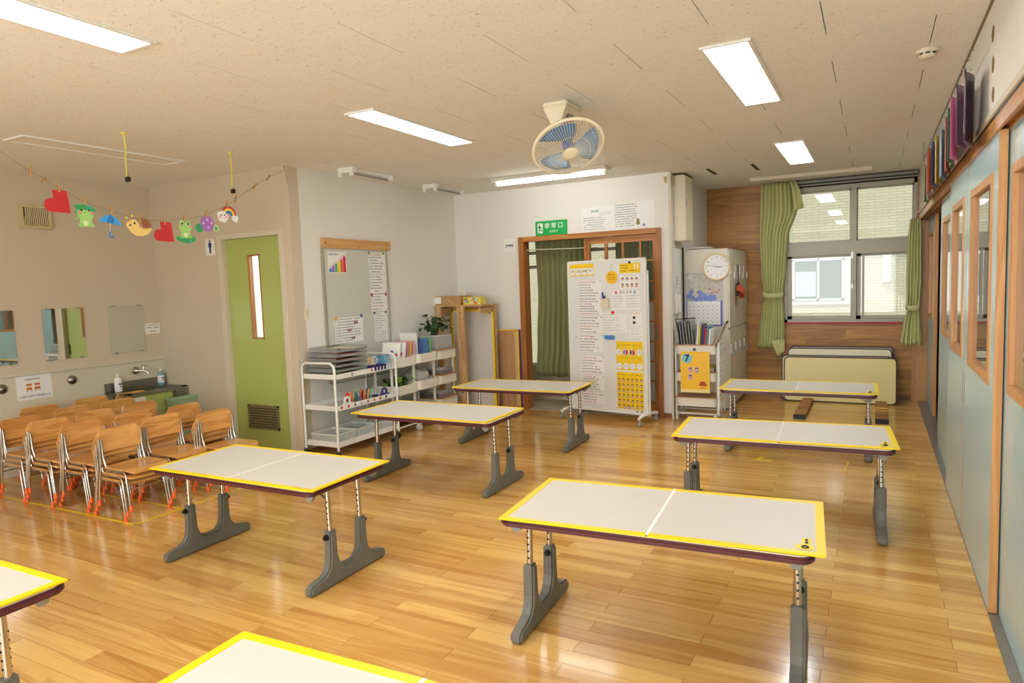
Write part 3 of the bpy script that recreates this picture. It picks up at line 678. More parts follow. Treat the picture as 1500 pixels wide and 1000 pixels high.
def make_mat(sh, lean=0, tagged=False):
    """two hinged vinyl boards bound with yellow tape"""
    m = empty('work_mat', (0, 0, 0)); L_, W_, t_ = 1.22+sh, .60, .0055
    for k, (a, b, dz, dy) in enumerate(((-L_/2, -.004, .0, 0), (.004, L_/2, .0015, -.004))):
        pn = MB().box((a, -W_/2+dy, dz), (b, W_/2+dy, t_+dz)).build('board', MATW, m)
        e = .028; z0, z1 = dz+.0002, t_+dz+.0014
        for q in (((a, -W_/2+dy-.002, z0), (b, -W_/2+dy+e, z1)), ((a, W_/2+dy-e, z0), (b, W_/2+dy+.002, z1)), ((a-.003, -W_/2+dy, z0), (a+e, W_/2+dy, z1)) if k == 0 else ((b-e, -W_/2+dy, z0), (b+.003, W_/2+dy, z1))):
            MB().box(*q, bev=.001).build('yellow_edging', YEL, pn)
    MB().box((-.006, -W_/2, t_+.0016), (.006, W_/2, t_+.0022)).build('joint_tape', MATW2, m)
    if tagged:
        l = MB().box((L_/2-.075, -W_/2+.08, t_+.003), (L_/2-.043, -W_/2+.145, t_+.0036)).box((L_/2-.095, -W_/2+.035, t_+.003), (L_/2-.035, -W_/2+.078, t_+.0036)).build('yellow_tag', YEL, m)
        MB().tube(ring((L_/2-.063, -W_/2+.055, t_+.0045), .010, 14), .0035, 5, closed=True).box((L_/2-.064, -W_/2+.09, t_+.0036), (L_/2-.054, -W_/2+.112, t_+.0042)).box((L_/2-.064, -W_/2+.117, t_+.0036), (L_/2-.054, -W_/2+.136, t_+.0042)).build('tag_print', INK, l)['kind'] = 'stuff'
    else:
        MB().box((L_/2-.14, -W_/2+.006, t_+.003), (L_/2-.03, -W_/2+.02, t_+.0036)).build('yellow_tag', C(226, 190, 10), m)
    return m
tab0 = make_table(); tsub = tree(tab0)
m0 = make_mat(0); msub = tree(m0); mt0 = make_mat(0, tagged=True); mtsub = tree(mt0)
TB = [(-2.985, 2.62, .5, 'beside the stacked chairs', (.0, .005, 1.0), 0),
      (-2.965, 4.30, .6, 'in front of the white marker trolley', (-.035, .01, .2), 0),
      (-2.955, 5.67, 1.2, 'in front of the mobile whiteboard', (.0, .01, 1.2), 0),
      (-.785, 2.69, 3.2, 'front right with the tagged mat', (.015, .01, 4.4), 1),
      (-.50, 4.37, 2.6, 'second in the right row', (.0, .02, 3.6), 1),
      (-.575, 6.22, 1.0, 'farthest right, before the leaning tabletops', (.0, .03, 1.0), 1),
      (-.86, .96, 1.5, 'at the bottom edge of the photo', (-.09, .02, 2.4), 0),
      (-3.02, .94, 1.0, 'cut off at the lower left corner', (-.02, -.0, 1.0), 0)]
for i, (x, y, a, lb, (dx, dy, am), tg) in enumerate(TB):
    o = tab0 if i == 0 else copy_tree(tab0, tsub)
    if i == 7:                                              # the table by the chairs has its knobs turned outwards
        for f_ in kids(tab0):
            for kn in kids(f_):
                if kn.name.startswith('knob'): kn.location.y = .115*(1 if kn.location.y > 0 else -1)+(.022 if kn.location.y > 0 else -.022); kn.rotation_euler.z = PI-kn.rotation_euler.z
    place(o, (x, y, 0), math.radians(a)); tag(o, 'folding table with maroon edge '+lb, 'table', 'low folding tables with grey feet')
    src, sub = (mt0, mtsub) if tg else (m0, msub)
    o = src if (i in (0, 3)) else copy_tree(src, sub)
    place(o, (x+dx, y+dy, .5402), math.radians(am)); tag(o, 'white mat on the table '+lb, 'mat', 'yellow edged white mats on the tables')

# ------------------------------------------------------------------ stacked chairs
def make_chair():
    t = empty('stacking_chair', (0, 0, 0))
    # seat with a rolled front edge, slightly dished
    nx, ny = 9, 6; vs = []; fs = []
    def sz(u, v): return .279-.006*math.sin(u*PI)*(1-abs(v)**2)-.020*max(0, (u-.8)/.2)**2-(.0)
    for s_, dz in ((1, 0), (-1, -.011)):
        for i in range(nx+1):
            u = i/nx
            for k in range(ny+1):
                v = 2*k/ny-1; w_ = .152-(.030*max(0, (u-.85)/.15)**2)-(.02*max(0, (.1-u)/.1)**2)
                vs.append((.062+.30*u+(.012*(1-v*v)*u), v*w_, sz(u, v)+dz))
    n1 = (nx+1)*(ny+1)
    for i in range(nx):
        for k in range(ny):
            a = i*(ny+1)+k; fs.append((a, a+ny+1, a+ny+2, a+1)); fs.append((n1+a, n1+a+1, n1+a+ny+2, n1+a+ny+1))
    for i in range(nx):
        for k in (0, ny): a = i*(ny+1)+k; b = a+ny+1; fs.append((a, b, n1+b, n1+a))
    for k in range(ny):
        for i in (0, nx): a = i*(ny+1)+k; b = a+1; fs.append((a, b, n1+b, n1+a))
    mb = MB(); mb.add(vs, fs, False); mb.build('seat', PLY, t)
    # backrest: curved plywood with big top corners
    pl = rrect(-.160, .372, .160, .528, .05, 5, '1100'); mb = MB()
    vs = []; cols_ = 12
    def top(y): d = max(0, abs(y)-.11); return .528-(.05-math.sqrt(max(0, .0025-d*d)))
    def bot(y): d = max(0, abs(y)-.148); return .372+d*.6
    fs = []
    for s_, dx in ((0, 0), (1, .010)):
        for k in range(cols_+1):
            y_ = -.16+.32*k/cols_; c_ = -.018*(1-(y_/.16)**2)
            for j in range(5):
                u = j/4; z_ = bot(y_)+(top(y_)-bot(y_))*u; vs.append((.040-.02*u+c_+dx, y_, z_))
    n1 = (cols_+1)*5
    for k in range(cols_):
        for j in range(4): a = k*5+j; fs.append((a, a+5, a+6, a+1)); fs.append((n1+a, n1+a+1, n1+a+6, n1+a+5))
        for j in (0, 4): a = k*5+j; fs.append((a, a+5, n1+a+5, n1+a))
    for j in range(4):
        for k in (0, cols_): a = k*5+j; fs.append((a, a+1, n1+a+1, n1+a))
    mb.add(vs, fs, False); br = mb.build('backrest', PLY, t)
    sc = MB()
    for sy in (-1, 1):
        for z_ in (.392, .45): sc.disc((.028, sy*.147, z_), .0055, .006, 0, 8)
    sc.build('screw_heads', CHROME, br)['kind'] = 'stuff'
    for sy in (-1, 1):
        y_ = sy*.150
        l = MB().tube([(.352, sy*.158, .012), (.325, sy*.155, .18), (.312, sy*.152, .238), (.295, sy*.148, .256), (.27, sy*.146, .262), (.12, sy*.142, .258), (.095, sy*.142, .262), (.078, sy*.142, .282), (.062, sy*.143, .34), (.052, sy*.144, .46)], .0075, 7).build('leg', CHROME, t)
        MB().lathe([(0, 0), (.016, 0), (.0165, .006), (.0115, .012), (.011, .036), (.008, .04)], 10, Matrix.Translation((.352, sy*.158, 0))).build('foot_cap', ORANGE, l)
        l = MB().tube([(.0, sy*.158, .012), (.012, sy*.158, .12), (.045, sy*.158, .26), (.050, sy*.157, .30), (.046, sy*.155, .38), (.040, sy*.152, .47)], .0075, 7).build('leg', CHROME, t)
        MB().lathe([(0, 0), (.016, 0), (.0165, .006), (.0115, .012), (.011, .036), (.008, .04)], 10, Matrix.Translation((0, sy*.158, 0))).build('foot_cap', ORANGE, l)
    MB().tube([(.318, -.153, .20), (.318, .153, .20)], .005, 6).build('stretcher', CHROME, t)
    MB().tube([(.030, -.158, .20), (.030, .158, .20)], .005, 6).build('stretcher', CHROME, t)
    return t
ch0 = make_chair(); csub = tree(ch0)
ST = [('in front, nearest the tape corner', -4.70, 2.83), ('in front, second from the right', -5.17, 2.85), ('in front, third from the right', -5.53, 2.80), ('in front, at the left edge', -5.89, 2.79),
      ('in the second row, rightmost', -4.79, 3.22), ('in the second row, second from the right', -5.18, 3.24), ('in the second row, third from the right', -5.58, 3.18), ('in the second row, fourth from the right', -5.99, 3.23), ('in the second row, at the left edge', -6.34, 3.15),
      ('in the third row, by the green door', -4.55, 3.50), ('in the third row, second from the right', -5.08, 3.62), ('in the third row, third from the right', -5.60, 3.57), ('in the third row, fourth from the right', -5.97, 3.61), ('in the third row, against the wall', -6.35, 3.60),
      ('right before the steel sink', -6.3, 3.95)]
first = True; rc_ = random.Random(8)
for lb, xb, yc in ST:
    for k in range(3):
        o = ch0 if first else copy_tree(ch0, csub); first = False
        place(o, (xb-.085+.022*k+rc_.uniform(-.003, .003), yc+.004*k+rc_.uniform(-.004, .004), .0375*k), math.radians(rc_.uniform(-1.2, 1.2)))
        tag(o, '%s plywood chair of the stack %s' % (('bottom', 'middle', 'top')[k], lb), 'chair', 'stacked plywood chairs with orange feet')

# floor tape
def tape(pts, w_, label):
    mb = MB()
    for (ax, ay), (bx, by) in pts:
        d = Vector((bx-ax, by-ay)).normalized(); n = Vector((-d.y, d.x))*w_/2
        mb.prism([(ax+n.x, ay+n.y), (bx+n.x, by+n.y), (bx-n.x, by-n.y), (ax-n.x, ay-n.y)], .0002, .001, 2)
    tag(mb.build('floor_tape', YEL), label, 'tape', 'yellow tape lines on the floor')
tape([((-6.5, 2.64), (-4.33, 2.66)), ((-4.335, 2.655), (-4.335, 3.62))], .02, 'thin yellow tape square around the stacked chairs')
tape([((-5.35, 2.99), (-4.33, 3.01)), ((-5.3, 3.42), (-4.33, 3.42))], .012, 'faint yellow tape lines under the stacked chairs')
tape([((-3.75, 5.36), (-3.73, 5.8))], .014, 'short yellow tape strip between the two left tables')
tape([((-1.98, 5.62), (-1.84, 6.2))], .012, 'short yellow tape strip before the mobile whiteboard')
tape([((-1.4, 5.97), (-.36, 5.98))], .012, 'yellow tape line under the farthest right table')
tape([((-.86, 5.72), (-.80, 5.84)), ((-.83, 5.72), (-.72, 5.74))], .03, 'torn yellow tape scrap under the second right table')
tape([((-.19, 5.62), (-.17, 5.90))], .012, 'yellow tape scrap near the right table leg')

# ------------------------------------------------------------------ left wall things
for i, (ya, yb, lb) in enumerate(((2.76, 3.12, 'leftmost of the wall mirrors, cut off by the photo edge'), (3.345, 3.71, 'middle wall mirror between the two others'), (3.94, 4.30, 'rightmost wall mirror, left of the small note'))):
    t = wallroot('wall_mirror', (XL, ya, .968), FL, lb, 'mirror', 'frameless wall mirrors')
    MB().box((0, -.006, 0), (yb-ya, -.0005, .465)).build('glass', MIRROR, t)
    mb = MB()
    for x_ in (.05, yb-ya-.05):
        for z_ in (-.002, .457): mb.box((x_-.018, -.011, z_), (x_+.018, -.0062, z_+.01))
    mb.build('clips', STEEL, t)
t = wallroot('paper_note', (XL, 4.305, 1.13), FL, 'small note taped right of the rightmost mirror', 'note')
MB().box((0, -.0015, 0), (.165, -.0004, .108)).build('sheet', PAPERW, t)
rr = random.Random(3); mb = MB(); marks(mb, .012, .145, .088, .012, rr, -.0022); marks(mb, .02, .15, .062, .015, rr, -.0022); marks(mb, .045, .12, .024, .013, rr, -.0022); mb.build('printed_text', INK, t)['kind'] = 'stuff'
MB().box((.01, -.002, -.004), (.11, -.0005, .004)).build('tape_strip', C(214, 206, 110), t)
t = wallroot('chair_notice', (XL+.006, 3.088, .643), FL, 'laminated notice with two orange chair pictures under the ledge', 'notice')
MB().prism(rrect(0, 0, .29, .215, .008), -.0015, -.0004, 1).build('sheet', PAPERW, t)
mp_ = C(214, 122, 34)
for x_ in (.078, .145):
    MB().box((x_, -.003, .122), (x_+.045, -.0016, .142)).box((x_, -.003, .085), (x_+.045, -.0016, .11)).build('chair_picture', mp_, t)
    MB().box((x_, -.003, .07), (x_+.004, -.0016, .085)).box((x_+.04, -.003, .07), (x_+.044, -.0016, .085)).build('chair_picture_legs', GREY_INK, t)
text('いすのかたづけ', .018, INK, t, .13, .178, -.0024, bold=.0004)
text('いすは  3こずつ  かさねましょう', .0175, INK, t, .145, .03, -.0024, bold=.0004)
for i, (y_, lb) in enumerate(((3.553, 'round steel pipe cap on the wall right of the chair notice'), (2.978, 'round steel pipe cap at the left edge of the photo'))):
    t = wallroot('pipe_cap', (XL+.006, y_, .768), FL, lb, 'pipe cap', 'steel caps below the ledge')
    TT = Matrix.Rotation(PI/2, 4, 'X')
    MB().lathe([(0, .001), (.042, .001), (.042, .008), (.03, .018), (.018, .02), (.018, .03), (0, .031)], 22, TT).build('flange', STEEL, t)
    MB().lathe([(0, .031), (.008, .031), (.008, .036), (0, .036)], 12, TT).build('plug', BLACK, t)
# extractor grille
t = wallroot('wall_vent', (XL, 3.235, 2.145), FL, 'cream vent grille with wavy slots high on the left wall', 'vent')
VT = mat('vent_cream', (206, 188, 146), .5)
mb = MB().box((0, -.03, 0), (.26, -.0005, .022), .003).box((0, -.03, .183), (.26, -.0005, .205), .003).box((0, -.029, .0225), (.03, -.0005, .1825), .003).box((.235, -.029, .0225), (.26, -.0005, .1825), .003)
mb.build('frame', VT, t)
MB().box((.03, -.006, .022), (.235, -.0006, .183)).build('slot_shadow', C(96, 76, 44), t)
for k in range(12):
    x_ = .034+.0168*k; MB().prism([(x_, .022), (x_+.009, .022), (x_+.009, .075), (x_+.021, .11), (x_+.021, .183), (x_+.012, .183), (x_+.012, .113), (x_, .078)], -.024, -.010, 1).build('slat', VT, t)
# sink
t = wallroot('steel_sink', (XL+.006, 3.84, 0), FL, 'stainless steel wash trough in the left corner', 'sink')
L_ = .62; zt = .60; D_ = .38
mb = MB().box((0, -D_, zt-.012), (.05, -.03, zt), .002).box((L_-.06, -D_, zt-.012), (L_, -.03, zt), .002).box((0, -D_, zt-.03), (L_, -D_+.05, zt), .002).box((0, -.06, zt-.012), (L_, -.03, zt), .002)
mb.build('rim', STEEL, t)
MB().box((0, -.03, zt-.02), (L_, -.0005, zt+.085), .003).build('splashback', STEEL, t)
MB().box((.05, -D_+.05, zt-.13), (L_-.06, -.06, zt-.12)).box((.045, -D_+.05, zt-.13), (.055, -.06, zt-.012)).box((L_-.065, -D_+.05, zt-.13), (L_-.055, -.06, zt-.012)).box((.05, -.065, zt-.13), (L_-.06, -.055, zt-.012)).build('basin', STEEL, t)
MB().box((.03, -D_+.03, .06), (L_-.14, -D_+.045, zt-.03)).box((.03, -D_+.03, .06), (.045, -.02, zt-.13)).box((L_-.15, -D_+.03, .06), (L_-.135, -.02, zt-.03)).build('cabinet', LGREEN, t)
MB().box((L_-.135, -D_+.01, zt-.10), (L_+.015, -.02, zt-.012), .003).build('end_shelf', STEEL, t)
MB().box((.06, -D_+.022, zt-.09), (.18, -D_+.029, zt-.045)).build('notice_strip', PAPERW, t)
o = wallroot('green_tub', (XL+.36, 4.33, .0), FL, 'pale green storage tub at the right end of the sink', 'tub')
MB().prism([(-.10, .0), (.13, .0), (.15, .50), (-.12, .50)], -.14, -.04, 1).build('body', C(150, 176, 140), o)
MB().box((-.13, -.15, .49), (.16, -.03, .505), .004).build('rim', C(170, 196, 160), o)
t = wallroot('wall_tap', (XL+.006, 4.165, .775), FL, 'chrome wall tap with cross handle above the sink', 'tap')
TT = Matrix.Rotation(PI/2, 4, 'X')
MB().lathe([(0, .001), (.04, .001), (.038, .012), (.02, .022), (.014, .05), (0, .052)], 20, TT).build('flange', CHROME, t)
MB().tube([(0, -.04, 0), (.03, -.07, .0), (.06, -.09, -.01), (.07, -.1, -.04)], .011, 10).build('spout', CHROME, t)
mb = MB().tube([(.035, -.07, 0), (.045, -.075, .045)], .007, 8)
for a in (0, PI/2): mb.tube([(.045-.026*math.cos(a), -.075-.026*math.sin(a), .048), (.045+.026*math.cos(a), -.075+.026*math.sin(a), .048)], .005, 6)
mb.build('cross_handle', CHROME, t)
def bottle(x, y, z, r_, h, body, label, cap, lab, pump=False):
    t = empty('bottle', (x, y, z), 0, label, 'bottle')
    MB().lathe([(0, 0), (r_*.95, 0), (r_, h*.04), (r_, h*.62), (r_*.8, h*.70), (r_*.3, h*.76), (r_*.28, h*.8)], 18).build('body', body, t)
    MB().lathe([(r_*.36, h*.78), (r_*.36, h*.86), (r_*.12, h*.92), (r_*.1, h), (0, h)], 12).build('cap', cap, t)
    if pump: MB().box((-r_*.9, -.006, h*.94), (r_*.2, .006, h*.985), .002).build('pump_head', cap, t)
    vs = []; fs = []
    MB().lathe([(r_*1.015, h*.15), (r_*1.015, h*.55)], 18).build('label', lab, t)
    MB().box((r_*1.02, -.02, h*.38), (r_*1.03, .02, h*.44)).box((r_*1.02, -.012, h*.26), (r_*1.03, .016, h*.3)).build('label_print', INKB, t)
bottle(XL+.09, 3.93, .60, .035, .19, WHITE, 'white pump bottle at the left end of the sink', WHITE, PAPERW)
bottle(XL+.05, 4.405, .60, .032, .18, mat('blue_gel', (150, 196, 214), .15, trans=.3), 'clear blue soap bottle at the right end of the sink', WHITE, PAPERW, True)
# washroom sign
t = wallroot('washroom_sign', (-5.77, Y1, 1.89), 0, 'white plate with a dark blue standing figure beside the green door', 'sign')
MB().box((0, -.004, 0), (.135, -.0005, .158), .001).build('plate', mat('sign_plate', (238, 234, 226), .3), t)
mb = MB().disc((.068, -.0055, .137), .011, .0012, 1, 14).prism([(.048, .122), (.088, .122), (.090, .078), (.083, .078), (.080, .104), (.079, .022), (.070, .022), (.069, .068), (.067, .068), (.066, .022), (.057, .022), (.056, .104), (.053, .078), (.046, .078)], -.0055, -.0043, 1)
mb.build('figure_symbol', INKB, t)
# light switch
t = wallroot('light_switch', (XW, 4.612, 1.31), FL, 'cream light switch plate left of the notice board', 'switch')
MB().box((-.035, -.008, -.058), (.035, -.0005, .058), .003).build('plate', OFFW, t)
MB().box((-.010, -.011, -.028), (.010, -.007, .028), .001).build('rocker', C(206, 192, 150), t)

# ------------------------------------------------------------------ string of paper shapes
SX = -4.5
peg = [(1.2, 2.62), (2.166, 2.377), (2.309, 2.285), (2.365, 2.258), (2.463, 2.205), (2.614, 2.13), (2.786, 2.085), (2.981, 2.045), (3.167, 2.045), (3.329, 2.07), (3.518, 2.113), (3.717, 2.205), (3.765, 2.235), (4.0, 2.385), (4.15, 2.471), (4.31, 2.6)]
pts = [(SX, y_, z_) for y_, z_ in peg[:-1]]+[(-4.55, 4.38, 2.57), (-4.615, 4.44, 2.615)]
o = MB().tube(pts, .0016, 5).build('garland_string', C(150, 122, 84)); tag(o, 'thin brown string sagging from the ceiling to the wall corner', 'string')
o = MB().tube([(-4.61, 4.44, 2.61), (-4.60, 4.452, 2.54), (-4.605, 4.455, 2.47)], .0022, 5).lathe([(0, .0), (.006, .002), (.006, .012), (0, .014)], 8, Matrix.Translation((-4.61, 4.44, 2.608))).build('string_hook', C(110, 86, 56)); tag(o, 'knotted loose string end at the wall corner', 'string')
PEGM = wood('peg_wood', (176, 128, 72), (206, 160, 100), 2)
def clothespin(y_, z_, tilt, label):
    t = empty('clothespin', (SX, y_, z_), 0, label, 'clothespin', 'wooden clothespins on the string', rot=(tilt, 0, PI/2))
    MB().box((-.005, -.006, -.032), (.005, -.0015, .03), .001).build('prong', PEGM, t)
    MB().box((-.005, .0015, -.032), (.005, .006, .03), .001).build('prong', PEGM, t)
    MB().tube([(-.006, 0, .004), (.006, 0, .004)], .004, 8).build('spring', STEEL, t)
names = ['left red boot', 'frog under a leaf', 'blue umbrella', 'snail', 'right red boot', 'frog on a lily pad', 'purple flower', 'rainbow']
for i, (k, lb) in enumerate(zip((4, 5, 6, 7, 8, 9, 10, 11), names)): clothespin(peg[k][0], peg[k][1]+.004, 0, 'small wooden clothespin holding the '+lb)
clothespin(2.309, 2.285, 0, 'leftmost upright clothespin on the bare string'); clothespin(2.38, 2.245, 1.3, 'tilted clothespin left of the left red boot')
clothespin(3.80, 2.262, .3, 'clothespin just right of the rainbow'); clothespin(4.0, 2.385, .9, 'lower of two bare clothespins near the wall corner'); clothespin(4.15, 2.471, .9, 'upper of two bare clothespins near the wall corner')
def shape(name, y_, z_, label, rx=0):
    return empty(name, (SX, y_, z_), 0, label, 'paper shape', 'paper shapes on the string', rot=(0, rx, PI/2))
def P1(pl, d=0, t_=.002): return MB().prism(pl, -.003-d, -.003-d+t_, 1)
def el(cx, cz, a, b, n=20, rot=0): return [(cx+a*math.cos(2*PI*k/n)*math.cos(rot)-b*math.sin(2*PI*k/n)*math.sin(rot), cz+a*math.cos(2*PI*k/n)*math.sin(rot)+b*math.sin(2*PI*k/n)*math.cos(rot)) for k in range(n)]
def boot(y_, z_, lb):
    t = shape('paper_boot', y_, z_, lb)
    P1([(-.03, 0), (.056, 0), (.070, -.134), (.064, -.14), (-.05, -.137)]+[(-.045+.04*math.cos(a), -.096+.042*math.sin(a)) for a in [math.radians(x) for x in (255, 225, 195, 165, 135, 110)]]+[(-.026, -.052)]).build('boot_shape', REDF, t)
boot(2.452, 2.19, 'left red paper boot on the string'); boot(3.160, 2.038, 'right red paper boot on the string')
LG = C(166, 214, 118); LGb = C(150, 200, 104); DG = C(56, 158, 92)
def frog(t, cz, body):
    P1(el(0, cz-.052, .052, .040)).build('head', LG, t)
    P1(el(-.026, cz-.020, .020, .020, 16), -.0005).build('eye_bump', LG, t); P1(el(.026, cz-.020, .020, .020, 16), -.0005).build('eye_bump', LG, t)
    P1(el(0, cz-.100, .038, .032), .0005).build('body', LG, t)
    P1(el(-.03, cz-.122, .018, .012), .001).build('foot', LGb, t); P1(el(.034, cz-.122, .018, .012), .001).build('foot', LGb, t)
    P1(el(-.002, cz-.108, .017, .017, 16), .002).build('belly', C(226, 230, 180), t)
    MB().disc((-.024, -.0052, cz-.026), .0075, .001).disc((.024, -.0052, cz-.026), .0075, .001).build('eyes', INK, t)
    MB().disc((-.034, -.0052, cz-.045), .0075, .001).disc((.038, -.0052, cz-.045), .0075, .001).build('cheeks', PINKD, t)
    MB().tube([(-.008, -.0055, cz-.04), (0, -.0055, cz-.044), (.008, -.0055, cz-.04)], .0008, 4).build('mouth', C(110, 90, 50), t)
t = shape('paper_frog', 2.612, 2.112, 'green paper frog sheltering under a dark leaf')
frog(t, -.008, 0)
P1([(-.066, -.004), (-.05, .0), (0, .002), (.035, -.006), (.06, -.022), (.066, -.034), (.05, -.044), (.03, -.032), (.015, -.028), (0, -.036), (-.02, -.024), (-.045, -.036), (-.066, -.018)], .004).build('leaf_hat', DG, t)
MB().tube([(-.058, -.006, -.02), (-.058, -.006, -.105)], .003, 6).build('stem', DG, t)
MB().disc((-.058, -.0085, -.088), .007, .002).build('hand', C(196, 224, 160), t)
MB().disc((.018, -.009, -.008), .005, .001).disc((.03, -.009, -.018), .006, .001).build('dew_drops', C(110, 190, 226), t)
t = shape('paper_umbrella', 2.778, 2.058, 'blue paper umbrella with a hooked handle', math.radians(8))
P1([(0, .002), (-.035, -.008), (-.062, -.03), (-.076, -.060), (-.06, -.055), (-.045, -.058), (-.03, -.052), (-.02, -.058)]).build('canopy_panel', C(62, 164, 222), t)
P1([(0, .002), (.035, -.008), (.062, -.03), (.076, -.060), (.06, -.055), (.045, -.062), (.03, -.052), (.02, -.058)]).build('canopy_panel', C(62, 164, 222), t)
P1([(0, .002), (-.018, -.015), (-.026, -.058), (-.01, -.052), (0, -.058), (.012, -.052), (.026, -.062), (.02, -.02)], .001).build('canopy_panel', C(42, 116, 190), t)
MB().tube([(0, -.003, -.05), (0, -.003, -.115)], .0025, 6).build('shaft', C(200, 200, 196), t)
MB().tube([(0, -.003, -.108), (0, -.003, -.135), (.006, -.003, -.148), (.018, -.003, -.148), (.025, -.003, -.138), (.025, -.003, -.13)], .005, 6).build('handle', C(46, 118, 196), t)
t = shape('paper_snail', 2.966, 2.055, 'yellow paper snail with a brown shell')
P1(el(-.038, -.055, .046, .040)).build('head', C(240, 206, 116), t)
P1([(-.08, -.06), (-.06, -.10), (-.02, -.125), (.03, -.125), (.075, -.105), (.1, -.072), (.095, -.066), (.03, -.066)], .0004).build('body', C(240, 206, 116), t)
P1([(.004, -.008), (.03, .004), (.06, .0), (.085, -.018), (.096, -.045), (.095, -.066), (.06, -.072), (.028, -.072), (.022, -.04)], .0012).build('shell', C(164, 100, 62), t)
MB().tube([(.04, -.006, -.045), (.055, -.006, -.05), (.066, -.006, -.04), (.06, -.006, -.025), (.045, -.006, -.02), (.032, -.006, -.032)], .0015, 5).build('shell_line', C(120, 70, 44), t)
MB().tube([(-.062, -.002, -.03), (-.078, -.002, -.012)], .0022, 5).tube([(-.04, -.002, -.016), (-.042, -.002, .004)], .0022, 5).build('feelers', C(150, 90, 50), t)
MB().disc((-.084, -.006, -.008), .0075, .003).disc((-.043, -.006, .010), .0075, .003).build('feeler_tips', C(246, 226, 60), t)
MB().disc((-.06, -.0055, -.055), .0065, .001).disc((-.028, -.0055, -.040), .0065, .001).build('eyes', INK, t)
t = shape('paper_frog', 3.330, 2.062, 'green paper frog sitting on a lily pad'); frog(t, -.0, 0)
P1([(-.08, -.125), (-.05, -.118), (.05, -.122), (.085, -.118), (.07, -.13), (.086, -.134), (.07, -.155), (.02, -.168), (-.04, -.162), (-.074, -.146)], -.001).build('lily_pad', DG, t)
MB().disc((.04, -.004, -.152), .005, .001).build('dew_drop', C(110, 190, 226), t)
t = shape('paper_flower', 3.520, 2.098, 'round purple paper flower with two leaves')
P1(el(-.07, -.085, .036, .034, 14)).build('leaf', DG, t); P1(el(.075, -.08, .028, .026, 14)).build('leaf', C(176, 222, 140), t)
P1(el(0, -.05, .060, .060, 24), .002).build('bloom', C(172, 110, 190), t)
for (a, b) in ((-.035, -.05), (.0, -.02), (.036, -.044), (.005, -.08), ):
    mb = MB()
    for k in range(4): c_ = PI/4+k*PI/2; mb.disc((a+.006*math.cos(c_), -.0065, b+.006*math.sin(c_)), .0055, .001, 1, 8)
    mb.build('petal_star', C(222, 196, 226), t)
mb = MB()
for k in range(4): c_ = k*PI/2+.6; mb.disc((.076+.008*math.cos(c_), -.0045, -.082+.008*math.sin(c_)), .006, .001, 1, 8)
mb.build('leaf_star', DG, t)
t = shape('paper_rainbow', 3.722, 2.198, 'paper rainbow with a smiling white cloud', math.radians(8))
def arc(r0_, r1_, cx=.012, cz=-.068): return [(cx+r1_*math.cos(a), cz+r1_*math.sin(a)) for a in [PI*k/14 for k in range(15)]]+[(cx+r0_*math.cos(a), cz+r0_*math.sin(a)) for a in [PI*(14-k)/14 for k in range(15)]]
P1(arc(.052, .070)).build('red_band', C(206, 44, 60), t); P1(arc(.034, .052)).build('yellow_band', C(248, 214, 50), t); P1(arc(.016, .034)).build('blue_band', C(48, 120, 200), t)
mb = MB()
for a, b, c_ in ((-.07, -.085, .026), (-.045, -.075, .028), (-.02, -.09, .026), (-.06, -.11, .024), (-.032, -.113, .024)): mb.disc((a, -.0065-.0002*a*100, b), c_, .003)
mb.build('cloud', PAPER, t)
MB().disc((.062, -.0065, -.086), .022, .003).disc((.08, -.0069, -.078), .02, .003).disc((.078, -.0073, -.095), .018, .003).build('small_cloud', PAPER, t)
MB().disc((-.062, -.0098, -.085), .005, .006).disc((-.03, -.0098, -.08), .005, .006).build('eyes', INK, t)
MB().disc((-.07, -.0098, -.102), .006, .006).disc((-.018, -.0098, -.094), .006, .006).build('cheeks', PINKD, t)
for y_, l_, lb, nm in ((2.925, .30, 'yellow ribbon with a black clip hanging from the ceiling, left', 0), (3.79, .29, 'yellow ribbon with a black clip hanging from the ceiling, right', 1)):
    t = empty('hanging_ribbon', (-4.505, y_, H), 0, lb, 'ribbon', 'yellow ribbons hanging from the ceiling')
    MB().box((-.012, -.004, -l_*.55), (.002, -.002, -.002), T=Matrix.Rotation(.03, 4, 'X')).box((-.006, -.003, -l_), (.006, -.0015, -l_*.5), T=Matrix.Rotation(-.03, 4, 'X')).box((-.03, -.008, -.012), (.015, .006, -.001)).build('ribbon', C(224, 214, 84), t)
    MB().box((-.02, -.012, -l_-.035), (.02, .006, -l_-.003), .002).build('clip', BLACK, t)
    MB().tube([(-.012, 0, -l_-.004), (0, 0, -l_+.014), (.012, 0, -l_-.004)], .002, 5).build('clip_handle', STEEL, t)

# ------------------------------------------------------------------ notice board on the side wall
YB = 4.86
t = wallroot('notice_board', (XW, YB, .62), FL, 'tall grey magnetic board under a wooden bar on the side wall', 'board')
MB().box((0, -.018, 0), (.93, -.001, 1.31)).build('panel', mat('grey_magnet_board', (206, 206, 192), .35, var=.02), t)
for a, b in (((-.028, -.024, 0), (0, -.001, 1.32)), ((.93, -.024, 0), (.946, -.001, 1.32)), ((0, -.024, -.015), (.93, -.001, 0))): MB().box(a, b, .002).build('rim', ALU, t)
t = wallroot('wooden_bar', (XW, YB-.02, 1.912), FL, 'light wooden bar along the top of the notice board', 'bar')
MB().box((0, -.04, 0), (1.005, -.0005, .095), .002).build('bar', wood('bar_wood', (196, 142, 78), (220, 170, 104), 0), t)
MB().disc((.03, -.043, .05), .007, .004).disc((.5, -.043, .02), .004, .004).build('screws', BLACK, t)['kind'] = 'stuff'
bx, by_ = XW+.019, YB
